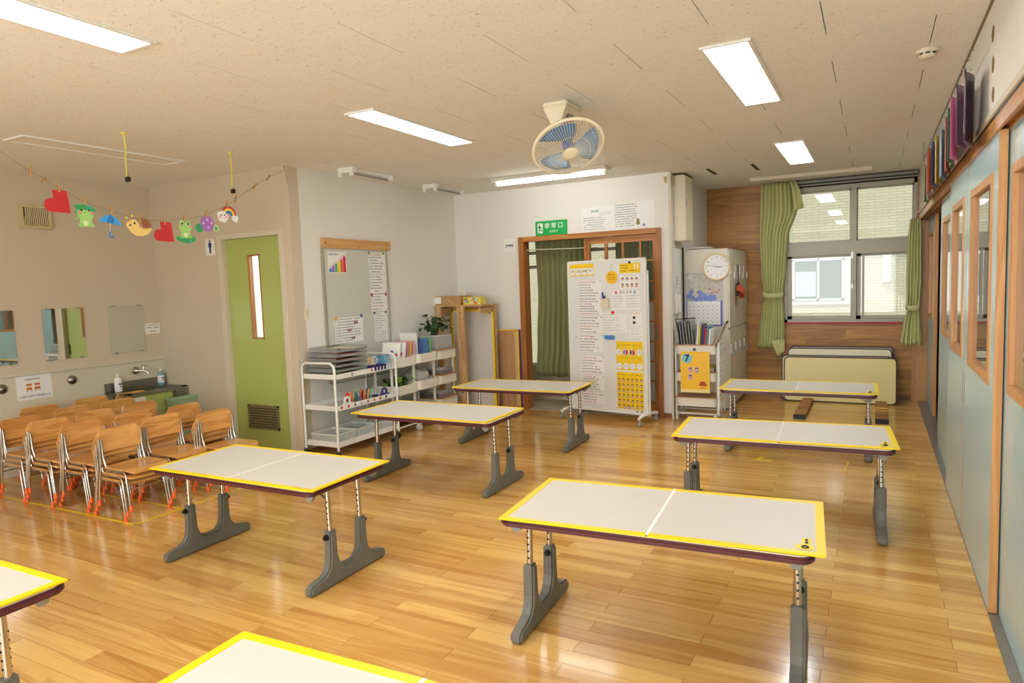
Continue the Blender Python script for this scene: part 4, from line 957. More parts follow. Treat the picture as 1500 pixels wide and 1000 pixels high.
def sheet(name, root_loc, rz, x, z, w_, h, label, m=PAPER, cat='paper', group=None, tilt=0):
    t = empty(name, root_loc, rz, label, cat, group)
    TT = Matrix.Translation((x, 0, z)) @ Matrix.Rotation(tilt, 4, 'Y')
    MB().box((0, -.0014, 0), (w_, -.0004, h), T=TT).build('sheet', m, t)
    return t
NB = (XW+.018, YB, .62)
t = sheet('growth_poster', NB, FL, .05, 1.055, .255, .205, 'colourful staircase poster at the top left of the notice board')
mb = MB(); marks(mb, .06, .19, 1.232, .022, random.Random(2), -.0022, gap=.02); mb.build('printed_text', INKB, t)['kind'] = 'stuff'
for k, (c_, h) in enumerate((((44, 150, 190), .045), ((172, 116, 200), .075), ((90, 184, 120), .10), ((238, 224, 50), .125), ((228, 110, 60), .15), ((214, 40, 60), .185))):
    MB().box((.058+.040*k, -.0026, 1.062), (.094+.040*k, -.0015, 1.062+h*.85)).build('colour_step', C(*c_), t)
    MB().disc((.076+.040*k, -.003, 1.062+h*.85+.014), .008, .0014, 1, 10).build('face', C(200, 150, 120), t)
def textsheet(name, base, rz, x, z, w_, h, lines, label, seed, ink=INK, red=(), lh=.016, group=None, m=PAPER, title=None):
    t = sheet(name, base, rz, x, z, w_, h, label, m, 'paper', group); rr = random.Random(seed)
    a, b = MB(), MB()
    for i in range(lines):
        zz = z+h-(i+.75)*h/(lines+.4); ln = .5+.45*rr.random()
        marks(b if i in red else a, x+.012, x+.012+(w_-.024)*ln, zz, lh, rr, -.0022)
    if a.v: a.build('printed_text', ink, t)['kind'] = 'stuff'
    if b.v: b.build('red_text', INKR, t)['kind'] = 'stuff'
    return t
t = textsheet('text_sheet', NB, FL, .64, 1.045, .265, .22, 7, 'upper text sheet on the right of the notice board', 11, red=(0,), lh=.015)
for x_ in (.65, .88): MB().disc((x_, -.0055, 1.26), .014, .004).build('green_magnet', C(120, 150, 60), t)
textsheet('text_sheet', NB, FL, .645, .845, .26, .19, 6, 'middle text sheet on the right of the notice board', 12, lh=.014)
t = textsheet('text_sheet', NB, FL, .65, .655, .25, .175, 5, 'text sheet held by two dark red magnets', 13, red=(3,), lh=.012)
for x_ in (.66, .89): MB().box((x_-.012, -.007, .815), (x_+.012, -.0015, .845), .002).build('red_magnet', C(150, 40, 50), t)
t = textsheet('text_sheet', NB, FL, .68, .34, .215, .305, 12, 'narrow grey text sheet held by two black magnets', 14, ink=GREY_INK, lh=.010)
for x_ in (.69, .87): MB().disc((x_, -.0055, .64), .012, .004).build('black_magnet', BLACK, t)
t = textsheet('text_sheet', NB, FL, .09, .37, .41, .25, 9, 'wide text sheet at the lower left of the notice board', 15, lh=.012)
MB().disc((.11, -.0055, .61), .018, .004).build('orange_magnet', C(240, 180, 40), t); MB().disc((.48, -.0055, .625), .018, .004).build('blue_magnet', C(70, 110, 190), t)
for x_, z_ in ((.38, .56), (.28, .49), (.33, .41)):
    MB().disc((x_, -.0025, z_), .014, .001, 1, 10).disc((x_+.03, -.0025, z_), .014, .001, 1, 10).build('small_picture', C(150, 90, 80), t)

# ------------------------------------------------------------------ trolley 1, white tubes with three trays
t = empty('trolley', (-4.41, 4.93, 0), 0, 'white three tier trolley on castors under the notice board', 'trolley')
hx, hy = .195, .435
for sy in (-1, 1):
    y_ = sy*hy
    MB().tube([(-hx, y_, .07), (-hx, y_, .80), (-hx+.008, y_, .835), (-hx+.045, y_, .86), (hx-.045, y_, .86), (hx-.008, y_, .835), (hx, y_, .80), (hx, y_, .07)], .0115, 10).build('end_frame', WHITE, t)
for z_, dp in ((.715, .045), (.43, .045), (.10, .05)):
    mb = MB().box((-hx+.01, -hy+.012, z_), (hx-.01, hy-.012, z_+.006))
    for q in (((-hx+.01, -hy+.012, z_), (-hx+.014, hy-.012, z_+dp)), ((hx-.004, -hy+.012, z_), (hx+.002, hy-.012, z_+dp)), ((-hx+.01, -hy+.010, z_), (hx-.01, -hy+.014, z_+dp)), ((-hx+.01, hy-.014, z_), (hx-.01, hy-.010, z_+dp))): mb.box(*q)
    tr_ = mb.build('tray', WHITE, t)
    if z_ == .43:
        for k, c_ in enumerate(((200, 80, 60), (214, 60, 90), (120, 120, 120), (180, 180, 190), (150, 110, 120), (226, 120, 60), (170, 90, 70), (60, 80, 170))):
            MB().box((hx+.002, -.38+.09*k, z_+.012), (hx+.003, -.355+.09*k, z_+.036)).build('sticker', C(*c_), tr_)
    if z_ == .715:
        MB().box((hx+.002, -.22, z_+.01), (hx+.003, -.19, z_+.036)).build('sticker', C(150, 160, 170), tr_); MB().disc((hx+.002, .07, z_+.026), .014, .001, 0, 12).build('sticker', C(226, 90, 60), tr_)
for sx in (-1, 1):
    for sy in (-1, 1):
        mb = MB().box((sx*hx-.018, sy*hy-.02, .055), (sx*hx+.018, sy*hy+.02, .075), .003); cs = mb.build('castor', STEEL, t)
        MB().lathe([(0, -.012), (.028, -.012), (.031, -.008), (.031, .008), (.028, .012), (0, .012)], 16, Matrix.Translation((sx*hx, sy*hy, .0315)) @ Matrix.Rotation(PI/2, 4, 'Y')).build('wheel', BLACK, cs)
def wire_basket(x, y, z, label, fill):
    t = empty('wire_basket', (x, y, z), 0, label, 'basket', 'pale grey mesh baskets on the bottom tray')
    BK = mat('basket_plastic', (222, 222, 214), .5); mb = MB(); a, b, h = .15, .125, .095
    for k in range(17): u = -1+k/8; mb.box((a-.004, u*b-.0032, .004), (a, u*b+.0032, h)).box((-a, u*b-.0022, .004), (-a+.004, u*b+.0022, h))
    for k in range(17): u = -1+k/8; mb.box((u*a-.0022, -b, .004), (u*a+.0022, -b+.004, h)).box((u*a-.0022, b-.004, .004), (u*a+.0022, b, h))
    for k in range(6): zz = .004+k*.017; mb.box((a-.004, -b, zz), (a, b, zz+.003)).box((-a, -b, zz), (-a+.004, b, zz+.003)).box((-a, -b, zz), (a, -b+.004, zz+.003)).box((-a, b-.004, zz), (a, b, zz+.003))
    tag(mb.build('mesh_walls', BK, t), kind='stuff')
    MB().box((-a-.006, -b-.006, h), (a+.006, -b+.004, h+.01)).box((-a-.006, b-.004, h), (a+.006, b+.006, h+.01)).box((-a-.006, -b, h), (-a+.004, b, h+.01)).box((a-.004, -b, h), (a+.006, b, h+.01)).build('rim', BK, t)
    MB().box((-a, -b, 0), (a, b, .004)).build('base', BK, t)
    MB().box((-a+.02, -b+.02, .005), (a-.02, b-.03, .05), .01).build('contents', C(*fill), t)
wire_basket(-4.40, 4.64, .107, 'near pale grey mesh basket on the bottom trolley tray', (196, 206, 196)); wire_basket(-4.40, 4.93, .107, 'middle pale grey mesh basket on the bottom trolley tray', (130, 196, 206)); wire_basket(-4.40, 5.21, .107, 'far pale grey mesh basket on the bottom trolley tray', (190, 180, 170))
CLR = mat('clear_plastic_tray', (216, 216, 212), .15, trans=.75, alpha=.75)
rr = random.Random(5)
FC = [(150, 84, 62), (196, 60, 40), (92, 60, 50), (40, 130, 90), (226, 190, 60), (110, 70, 84), (230, 108, 60)]
fills = [((212, 180, 60), (150, 90, 70)), ((60, 150, 90), (140, 100, 110)), ((180, 120, 100), (60, 100, 80)), ((226, 120, 70), (160, 90, 80)), ((235, 235, 235), (200, 110, 80)), ((40, 34, 100), (200, 190, 160))]
for k in range(6):
    t = empty('document_tray', (-4.425, 4.765+.006*k, .722+.045*k), rr.uniform(-.05, .05), '%s clear tray of craft papers in the trolley pile' % ('bottom', 'second lowest', 'third lowest', 'third highest', 'second highest', 'topmost')[k], 'document tray', 'clear trays piled on the trolley')
    a, b, h = .165, .225-.01*(k > 3), .038
    MB().box((-a, -b, 0), (a, b, .002)).box((-a, -b, 0), (-a+.002, b, h)).box((a-.002, -b, 0), (a, b, h*.6)).box((-a, -b, 0), (a, -b+.002, h)).box((-a, b-.002, 0), (a, b, h)).build('tray', CLR, t)
    MB().box((-a-.006, -b-.006, h), (a+.006, -b, h+.002)).box((-a-.006, b, h), (a+.006, b+.006, h+.002)).box((-a-.006, -b, h), (-a, b, h+.002)).build('lip', CLR, t)
    for j, c_ in enumerate(fills[k]): MB().box((-a+.01, .0+.04*j-.04, .003+.009*j), (a-.002, b-.012-.02*j, .011+.009*j), .002).build('papers', C(*c_), t)
# tape holders and scissors on the top tray
for k in range(6):
    y_ = 5.055+.048*k
    c_ = (52, 44, 104) if k < 4 else (190, 200, 214)
    t = empty('scissors_holder', (-4.262, y_, .722), 0, '%s holder of scissors in the row on the top tray' % ('nearest navy', 'second navy', 'third navy', 'farthest navy', 'nearer pale', 'farther pale')[k], 'scissors holder', 'scissors holders on the top tray')
    MB().box((-.05, -.020, 0), (.05, .020, .055), .004).build('box', C(*c_), t)
    for j in range(2):
        cc = ((226, 196, 130), (230, 226, 220), (60, 130, 180), (50, 140, 190), (90, 160, 190), (130, 180, 200))[k]
        MB().tube(ring((.0, -.010+.02*j, .098), .036, 16, 0), .0045, 6, closed=True).build('handle_loop', C(*cc), t)
# pens on the middle tray
PC = [(220, 40, 60), (240, 90, 60), (226, 60, 110), (240, 130, 40), (60, 160, 190), (50, 110, 60), (150, 200, 60), (40, 110, 190), (240, 220, 60), (200, 80, 60), (90, 60, 40), (230, 110, 50), (60, 70, 200), (240, 150, 60), (40, 60, 90), (90, 190, 160)]
pn = ['leftmost red', 'scarlet', 'crimson pink', 'bright orange', 'teal', 'dark green', 'lime', 'azure', 'lemon', 'brick red', 'brown', 'coral', 'royal blue', 'amber', 'slate', 'mint']
t = empty('pen_box', (-4.30, 4.885, .4362), 0, 'clear box of coloured markers on the middle trolley tray', 'pen box')
MB().box((-.04, -.175, 0), (.04, .175, .003)).box((-.04, -.175, 0), (-.038, .175, .05)).box((.038, -.175, 0), (.04, .175, .03)).box((-.04, -.175, 0), (.04, -.173, .05)).box((-.04, .173, 0), (.04, .175, .05)).build('box', CLR, t)
for k, (c_, nm) in enumerate(zip(PC, pn)):
    t = empty('marker_pen', (-4.3+.012*((k % 2)*2-1), 4.885-.16+.021*k, .441), 0, nm+' marker pen standing in the clear pen box', 'marker pen', 'markers in the pen box', rot=(rr.uniform(-.12, .12), rr.uniform(-.1, .2), 0))
    MB().cyl((0, 0, 0), .0085, .085, 8).build('barrel', C(*c_), t); MB().cyl((0, 0, .085), .0092, .032, 8).build('cap', C(*[min(255, int(v*1.1)) for v in c_]), t)
def tape_dispenser(x, y, z, label, c_, rc, rz=0):
    t = empty('tape_dispenser', (x, y, z), rz, label, 'tape dispenser')
    MB().prism([(-.05, 0), (.07, 0), (.07, .035), (.05, .03), (.035, .04), (-.035, .045), (-.05, .03)], -.018, .018, 0, bev=.003).build('base', C(*c_), t)
    MB().tube(ring((0, 0, .055), .034, 20, 0), .011, 8, closed=True).build('tape_roll', C(*rc), t)
tape_dispenser(-4.27, 4.70, .4362, 'white tape dispenser at the near end of the middle tray', (226, 220, 206), (236, 232, 222))
tape_dispenser(-4.33, 5.13, .4362, 'navy tape dispenser with a pale roll behind the markers', (46, 40, 90), (220, 214, 200)); tape_dispenser(-4.28, 5.25, .4362, 'small navy tape dispenser near the far trolley post', (56, 48, 110), (60, 52, 120))
# ------------------------------------------------------------------ round cornered carts
def cart(x, y, rz, label, lip=True, tr=(.16, .42, .705), hgt=.095, w_=.44, d_=.34):
    """local x = width, front faces -y"""
    t = empty('utility_cart', (x, y, 0), rz, label, 'cart', None)
    a, b = w_/2, d_/2; CR = mat('cart_cream', (232, 226, 212), .4, var=.02)
    for z_ in tr:
        o_ = rrect(-a, -b, a, b, .05, 5); i_ = rrect(-a+.004, -b+.004, a-.004, b-.004, .046, 5); n = len(o_)
        vs = [(p[0], p[1], z_) for p in o_]+[(p[0], p[1], z_+hgt) for p in o_]+[(p[0], p[1], z_+hgt) for p in i_]+[(p[0], p[1], z_+.005) for p in i_]
        fs = []
        for j in range(3):
            for k in range(n): fs.append((j*n+k, j*n+(k+1) % n, (j+1)*n+(k+1) % n, (j+1)*n+k))
        fs += [tuple(range(n-1, -1, -1)), tuple(range(3*n, 4*n))]
        mb = MB(); mb.add(vs, fs); tt = mb.build('tray', CR, t)
        if lip: MB().prism(rrect(-a-.012, -b-.012, a+.012, b+.012, .06, 5), z_+hgt, z_+hgt+.007, 2).build('wooden_lid', wood('lid_wood', (176, 130, 80), (206, 160, 106), 0), tt)
    for sx in (-1, 1):
        for sy in (-1, 1):
            MB().box((sx*(a+.004)-.008, sy*b*.62-.014, .07), (sx*(a+.004)+.008, sy*b*.62+.014, tr[2]+hgt*.8), .003).build('post', CR, t)
            cs = MB().box((sx*a*.95-.016, sy*b*.85-.016, .06), (sx*a*.95+.016, sy*b*.85+.016, .075), .003).build('castor', CR, t)
            MB().lathe([(0, -.011), (.027, -.011), (.030, -.007), (.030, .007), (.027, .011), (0, .011)], 16, Matrix.Translation((sx*a*.95, sy*b*.85, .0305)) @ Matrix.Rotation(PI/2, 4, 'Y')).build('wheel', mat('pale_wheel', (206, 204, 198), .4), cs)
    MB().tube([(-a*.95, -b*.85, .085), (a*.95, -b*.85, .085)], .009, 8).tube([(-a*.95, b*.85, .085), (a*.95, b*.85, .085)], .009, 8).tube([(-a*.95, -b*.85, .085), (-a*.95, b*.85, .085)], .009, 8).tube([(a*.95, -b*.85, .085), (a*.95, b*.85, .085)], .009, 8).build('base_frame', CR, t)
    return t
cart(-4.40, 5.58, FL, 'cream cart with green leaves, next to the trolley', False, w_=.36, d_=.34)
cart(-4.39, 5.93, FL, 'cream cart holding picture books, middle of the three', False, (.16, .43, .715), w_=.36, d_=.36)
cart(-4.40, 6.32, FL, 'cream cart with wooden lids carrying the potted plant', True, (.17, .43, .71), w_=.38, d_=.36)
bk = [('white picture book leaning at the near end of the cart', 5.46, .20, .25, (236, 232, 226), -.32), ('white picture book with red and blue pictures', 5.55, .21, .24, (240, 236, 230), -.2), ('book with a pink spine', 5.66, .17, .235, (214, 150, 160), -.12), ('yellow spined book between the pink one and the white one', 5.70, .17, .23, (236, 200, 60), -.1), ('pink covered book among the upright picture books', 5.76, .16, .225, (230, 150, 176), -.06), ('tall plain white folder among the books', 5.90, .22, .30, (238, 234, 228), 0), ('book with a blue spine', 6.02, .17, .23, (90, 120, 180), .03), ('book with a green edge beside the drawer box', 6.07, .18, .235, (110, 190, 130), .04)]
for k, (lb, y_, w_, h, c_, tl) in enumerate(bk):
    t = empty('picture_book', (-4.36 if k != 5 else -4.44, y_, .722 if k > 1 else .712), 0, lb, 'book', 'picture books on the carts', rot=(tl, 0, .25 if k < 2 else 0))
    th = .012
    MB().box((-w_/2, -th/2, .002), (w_/2-.004, th/2, h-.003)).build('pages', PAPER, t)
    MB().box((-w_/2, -th/2-.002, 0), (w_/2, -th/2, h)).box((-w_/2, th/2, 0), (w_/2, th/2+.002, h)).box((w_/2-.003, -th/2, 0), (w_/2, th/2, h)).build('cover', C(*c_), t)
    if k < 2:
        for j, cc in enumerate(((200, 40, 60), (50, 90, 180), (220, 90, 90))): MB().disc((-.04+.05*j, -th/2-.0035, .12+.03*(j % 2)), .018, .001, 1, 9).build('cover_picture', C(*cc), t)
# drawers box and plant
t = empty('drawer_box', (-4.40, 6.36, .814), 0, 'small grey drawer box on the farthest cart', 'drawer box')
MB().box((-.12, -.15, .0), (.12, .15, .14), .004).build('case', C(176, 178, 176), t)
MB().box((-.125, -.155, .14), (.125, .155, .15), .003).build('lid', C(214, 214, 210), t)
for z_ in (.012, .075): d_ = MB().box((-.10, -.156, z_), (.10, -.149, z_+.055), .002).build('drawer', C(188, 190, 188), t); MB().box((-.03, -.162, z_+.02), (.03, -.156, z_+.03), .001).build('handle', C(150, 152, 150), d_)
t = empty('potted_plant', (-4.42, 6.36, .9645), 0, 'bushy dark green plant in a dark pot on the drawer box', 'plant')
MB().lathe([(0, 0), (.038, 0), (.05, .06), (.052, .07), (.046, .07), (.04, .05), (0, .05)], 18).build('pot', C(60, 70, 52), t)
LEAF = mat('dark_leaf', (44, 78, 42), .45, var=.25); rr = random.Random(9)
for k in range(64):
    a = rr.random()*2*PI; el_ = rr.uniform(.2, 1.4); ln = rr.uniform(.04, .19); bx_ = Vector((math.cos(a)*math.cos(el_), math.sin(a)*math.cos(el_), math.sin(el_)))*ln+Vector((0, 0, .05))
    lw, ll = rr.uniform(.022, .036), rr.uniform(.055, .085)
    vs = [(0, 0, 0), (-lw, ll*.4, .006), (lw, ll*.4, .006), (0, ll*.45, -.004), (0, ll, -.012), (-lw*.6, ll*.75, -.002), (lw*.6, ll*.75, -.002)]
    TT = Matrix.Translation(bx_) @ Matrix.Rotation(a-PI/2, 4, 'Z') @ Matrix.Rotation(rr.uniform(-1.0, .5), 4, 'X') @ Matrix.Rotation(rr.uniform(-.6, .6), 4, 'Y')
    mb = MB(); mb.add(vs, [(0, 3, 1), (0, 2, 3), (1, 3, 5), (3, 4, 5), (2, 6, 3), (3, 6, 4)], True, TT); o = mb.build('leaf', LEAF, t)
    if k % 3 == 0: MB().tube([(0, 0, .05), tuple(bx_*.6+Vector((0, 0, .02))), tuple(bx_)], .002, 4).build('stem', C(70, 90, 50), t)
t = empty('leafy_bundle', (-4.40, 5.58, .432), 0, 'heap of lime and dark green leaves in the first cream cart', 'leaves')
mb, m2 = MB(), MB()
for k in range(90):
    p = Vector((rr.uniform(-.14, .14), rr.uniform(-.14, .14), rr.uniform(.01, .14))); TT = Matrix.Translation(p) @ Matrix.Rotation(rr.random()*6, 4, 'Z') @ Matrix.Rotation(rr.uniform(-.8, .8), 4, 'X')
    (mb if k % 3 else m2).add([(-.02, -.03, 0), (.02, -.03, .004), (.024, .02, 0), (0, .045, -.004), (-.024, .02, 0)], [(0, 1, 2, 3, 4)], False, TT)
mb.build('dark_leaves', C(62, 84, 44), t)['kind'] = 'stuff'; m2.build('lime_leaves', C(150, 200, 60), t)['kind'] = 'stuff'
def bag(x, y, z, sx, sy, sz_, c_, label, seed):
    t = empty('clear_bag', (x, y, z), 0, label, 'bag'); rr = random.Random(seed); bm = bmesh.new(); bmesh.ops.create_icosphere(bm, subdivisions=3, radius=1)
    for v in bm.verts: n_ = 1+.12*math.sin(v.co.x*5+seed)*math.cos(v.co.y*6)+.06*rr.random(); v.co = Vector((v.co.x*sx*n_, v.co.y*sy*n_, max(0, (v.co.z*.9+.7)*sz_*.6*n_)))
    mb = MB(); mb.bm(bm, smooth=True); bm.free(); mb.build('film', mat('bag_film', (226, 222, 210), .2, trans=.4, alpha=.7), t)
    for k in range(5): MB().box((rr.uniform(-.6, .2)*sx, -.5*sy+k*.2*sy, .02), (rr.uniform(.3, .7)*sx, -.35*sy+k*.2*sy, sz_*.5), .01).build('contents', C(*c_[k % len(c_)]), t)
bag(-4.38, 5.93, .46, .14, .15, .19, ((176, 190, 130), (206, 186, 200), (220, 214, 196)), 'clear bag of pale craft scraps in the middle cart', 3)
for k, (z_, lb) in enumerate(((.535, 'upper flat clear container on the farthest cart'), (.275, 'lower flat clear container on the farthest cart'))):
    t = empty('flat_container', (-4.38, 6.32, z_), .1, lb, 'container', 'flat clear containers')
    MB().box((-.13, -.14, 0), (.13, .14, .04), .006).build('box', mat('smoky_clear', (150, 140, 138), .2, trans=.3), t); MB().box((-.135, -.145, .04), (.135, .145, .05), .004).build('lid', mat('clear_lid', (206, 204, 204), .15, trans=.4), t)
    MB().box((-.07, -.1, .0505), (.09, .08, .062), .003).build('papers', C(226, 222, 216), t)
o = MB().box((-.12, -.13, 0), (.12, .13, .02), .002).box((-.11, -.10, .02), (.1, .11, .04), .002).build('paper_bundle', C(214, 208, 196)); place(o, (-4.39, 5.93, .1655)); tag(o, 'stack of papers low in the middle cart', 'papers', kind='thing')

# ------------------------------------------------------------------ pine stand with boards
t = empty('pine_stand', (-4.30, 6.86, 0), 0, 'narrow pine stand with a shelf in the corner', 'stand')
for x_, y_, w_ in ((-.30, .15, .05), (.04, -.17, .10), (.30, .15, .05)):
    MB().box((x_-w_/2, y_-.02, 0), (x_+w_/2, y_+.02, 1.27), .002).build('post', PINE, t)
MB().box((-.30, -.19, 0), (-.225, -.15, 1.27), .002).build('post', PINE, t)
MB().box((-.32, -.2, 1.27), (.34, .2, 1.288), .002).build('shelf', PINE, t)
MB().box((-.30, .12, 1.2), (.31, .14, 1.27), .002).build('rail', PINE, t); MB().box((-.30, -.15, 1.18), (-.26, .13, 1.25), .002).build('rail', PINE, t); MB().box((.28, -.18, 1.19), (.31, .13, 1.25), .002).build('rail', PINE, t)
mb = MB()
for z_ in (1.2, .85, .66): mb.disc((.055, -.192, z_), .007, .003)
mb.build('knots', C(90, 50, 24), t)['kind'] = 'stuff'
def ybord(name, x0, x1, z0, z1, y, label, m, top_only=False, cat='board'):
    t = empty(name, (0, y, 0), 0, label, cat)
    MB().box((x0, 0, z0), (x1, .008, z1)).build('panel', m, t); e = .022
    for q in (((x0, -.0015, z1-e), (x1, .0095, z1+.001)), ((x1-e, -.0015, z0), (x1+.001, .0095, z1)), ((x0-.001, -.0015, z0), (x0+e, .0095, z1))) if not top_only else (((x0, -.0015, z1-.01), (x1, .0095, z1+.001)), ((x1-.02, -.0015, z0), (x1+.001, .0095, z1))): MB().box(*q).build('yellow_edging', YEL, t)
    return t
t = ybord('folded_mat', -4.56, -3.975, .02, 1.222, 6.95, 'white board with yellow edging standing inside the pine stand', MATW)
MB().box((-4.535, -.002, .63), (-4.0, .0, .637)).build('joint_line', C(206, 202, 192), t); MB().box((-4.12, -.002, 1.17), (-4.05, -.0004, 1.182)).build('yellow_tag', YEL, t); MB().disc((-4.02, -.0022, 1.177), .008, .002).build('tag_dot', INK, t)
t = ybord('brown_panel', -4.02, -3.745, .01, .968, 7.14, 'brown board with a yellow edge leaning by the entrance frame', TAN, True)
MB().box((-3.80, -.003, .05), (-3.768, -.0016, .93)).build('clear_tape', C(206, 180, 140), t); MB().prism([(-3.83, .94), (-3.77, .94), (-3.77, .88)], -.004, -.002, 1).build('corner_tape', C(210, 190, 80), t)
o = MB().box((-3.742, 7.13, .01), (-3.733, 7.165, .965)).build('purple_sheet', C(120, 70, 120)); tag(o, 'thin purple edged sheet beside the brown board', 'board')
t = empty('cardboard_box', (-4.42, 6.82, 1.2885), 0, 'long brown cardboard box on top of the pine stand', 'box')
MB().box((-.21, -.13, 0), (.16, .13, .105), .002).build('carton', CARD, t)
MB().box((-.20, -.1315, .02), (-.11, -.130, .095)).build('label', PAPER, t); MB().tube([(-.07, -.132, .055), (-.02, -.135, .065), (.04, -.134, .03), (.08, -.136, .01)], .002, 5).build('string', C(226, 214, 190), t)
t = empty('flower_print_box', (-4.12, 6.76, 1.2885), 0, 'small box with a bright flower print on the pine stand', 'box')
MB().box((-.11, -.06, 0), (.13, .06, .088), .003).build('carton', C(240, 214, 90), t); rr = random.Random(1)
for c_ in ((230, 80, 60), (110, 180, 80), (110, 180, 220), (240, 130, 60), (240, 240, 230)):
    mb = MB()
    for k in range(7): mb.disc((rr.uniform(-.10, .115), -.0618-.0001*k-.00001*c_[2], rr.uniform(.012, .075)), rr.uniform(.006, .013), .0016, 1, 8)
    mb.build('flower_print', C(*c_), t)['kind'] = 'stuff'
t = empty('tape_rolls', (-4.33, 6.80, 1.394), 0, 'pair of white rolls on the cardboard box', 'roll')
MB().tube(ring((-.05, 0, .022), .016, 16, 1), .007, 6, closed=True).build('roll', PAPER, t); MB().tube(ring((.05, 0, .024), .018, 16, 1), .008, 6, closed=True).build('roll', C(236, 228, 206), t)

# ------------------------------------------------------------------ entrance wall signs
t = wallroot('exit_sign', (-3.5, Y2, 2.058), 0, 'green emergency exit sign above the entrance', 'sign')
MB().box((0, -.012, 0), (.402, -.0005, .168), .003).build('plate', mat('exit_green', (24, 176, 82), .4, var=.01), t)
MB().box((.030, -.0135, .030), (.095, -.0122, .142)).build('picture_field', PAPER, t)
mb = MB().disc((.052, -.015, .125), .008, .0012, 1, 12)
mb.prism([(.050, .116), (.066, .114), (.070, .098), (.085, .088), (.082, .082), (.064, .090), (.060, .078), (.078, .064), (.092, .058), (.090, .05), (.070, .055), (.058, .064), (.052, .046), (.044, .030), (.038, .032), (.044, .052), (.050, .078), (.046, .092), (.034, .086), (.032, .092), (.044, .104)], -.0148, -.0137, 1)
mb.build('running_figure', C(20, 130, 64), t)
text('非', .068, PAPER, t, .150, .105, -.0128, bold=.0012); text('常', .068, PAPER, t, .235, .105, -.0128, bold=.0012); text('口', .068, PAPER, t, .320, .105, -.0128, bold=.0012)
text('E X I T', .034, PAPER, t, .235, .043, -.0128, bold=.0008)
t = wallroot('bed_sign', (-3.93, Y2, 1.893), 0, 'white plate with a small navy bed symbol left of the entrance', 'sign')
MB().box((0, -.006, 0), (.152, -.0005, .152), .001).build('plate', mat('plate_white', (240, 238, 230), .3), t)
MB().box((.026, -.0072, .056), (.031, -.0062, .098)).box((.122, -.0072, .056), (.127, -.0062, .094)).box((.026, -.0072, .064), (.127, -.0062, .069)).disc((.04, -.0072, .08), .007, .001, 1, 10).build('bed_frame_symbol', INK, t)
MB().prism(rrect(.054, .074, .118, .088, .005), -.0074, -.0062, 1).build('blanket_symbol', INKB, t)
t = wallroot('song_poster', (-2.92, Y2, 2.064), 0, 'wide white lyrics poster above the sliding door', 'poster')
mb = MB().prism([(0, 0), (.835, .008), (.835, .285), (.80, .295), (.30, .27), (0, .265)], -.0016, -.0005, 1); mb.build('sheet', PAPERW, t)
text('さんぽ', .030, INKG, t, .155, .222, -.0024, bold=.0012)
rr = random.Random(21); mb = MB(); m2 = MB()
for k in range(6): marks(mb, .02, .02+rr.uniform(.20, .27), .15-.025*k, .012, rr, -.0024, gap=.14)
for k in range(10): marks(mb, .395, .395+rr.uniform(.21, .27), .262-.0255*k, .013, rr, -.0024, gap=.14)
for k in range(2): marks(m2, .21, .34, .20-.018*k, .008, rr, -.0024)
mb.build('lyrics_print', INK, t)['kind'] = 'stuff'; m2.build('small_print', GREY_INK, t)['kind'] = 'stuff'
MB().disc((.655, -.003, .06), .022, .001, 1, 12).disc((.655, -.003, .09), .016, .001, 1, 12).build('picture', C(150, 140, 70), t); MB().disc((.72, -.003, .035), .014, .001, 1, 8).build('picture', C(90, 130, 200), t)
mb = MB().box((-2.10, Y2-.006, 2.35), (-2.088, Y2-.001, 2.365)); tag(mb.build('clear_tape', C(226, 226, 222)), 'small clear tape at the poster corner', 'tape')
t = wallroot('clothes_hook', (-1.965, Y2, 2.55), 0, 'tiny brass hook at the top of the entrance wall corner', 'hook')
MB().box((-.008, -.012, -.005), (.018, -.0005, .035), .001).box((.0, -.02, -.03), (.016, -.008, -.002), .001).build('plate', C(196, 170, 90), t)

# ------------------------------------------------------------------ mobile whiteboard
WBC = (-2.545, 6.90); WBR = math.atan2(-.18, .95)
t = empty('mobile_whiteboard', (WBC[0], WBC[1], 0), WBR, 'tall mobile whiteboard covered in schedules before the sliding door', 'whiteboard')
W2 = .4835; Zb, Zt = .085, 1.735
MB().box((-W2+.02, -.008, Zb+.02), (W2-.02, .012, Zt-.02)).build('panel', mat('whiteboard_enamel', (232, 232, 226), .22, var=.01), t)
for q in (((-W2, -.014, Zb), (-W2+.022, .018, Zt)), ((W2-.022, -.014, Zb), (W2, .018, Zt)), ((-W2, -.014, Zt-.022), (W2, .018, Zt)), ((-W2, -.014, Zb), (W2, .018, Zb+.03))): MB().box(*q, bev=.004).build('frame', WHITE, t)
for sx in (-1, 1):
    x_ = sx*(W2-.006)
    MB().box((x_-.014, .019, .075), (x_+.014, .045, 1.60), .004).build('upright', WHITE, t)
    f_ = MB().tube([(x_, -.20, .085), (x_, -.15, .10), (x_, -.04, .105), (x_, .04, .105), (x_, .15, .10), (x_, .20, .085)], .018, 10).build('foot', WHITE, t)
    for sy in (-1, 1):
        cs = MB().box((x_-.012, sy*.18-.014, .052), (x_+.012, sy*.18+.014, .085), .003).build('castor', mat('castor_grey', (150, 150, 150), .4), t)
        MB().lathe([(0, -.014), (.024, -.014), (.027, -.010), (.027, .010), (.024, .014), (0, .014)], 16, Matrix.Translation((x_, sy*.18, .0272)) @ Matrix.Rotation(PI/2, 4, 'Y')).build('wheel', MC['castor_grey'], cs)
MB().tube([(-W2, 0, .10), (W2, 0, .10)], .008, 8).build('cross_bar', WHITE, t)
WB = (WBC[0]+math.sin(WBR)*.0085, WBC[1]-math.cos(WBR)*.0085, 0)
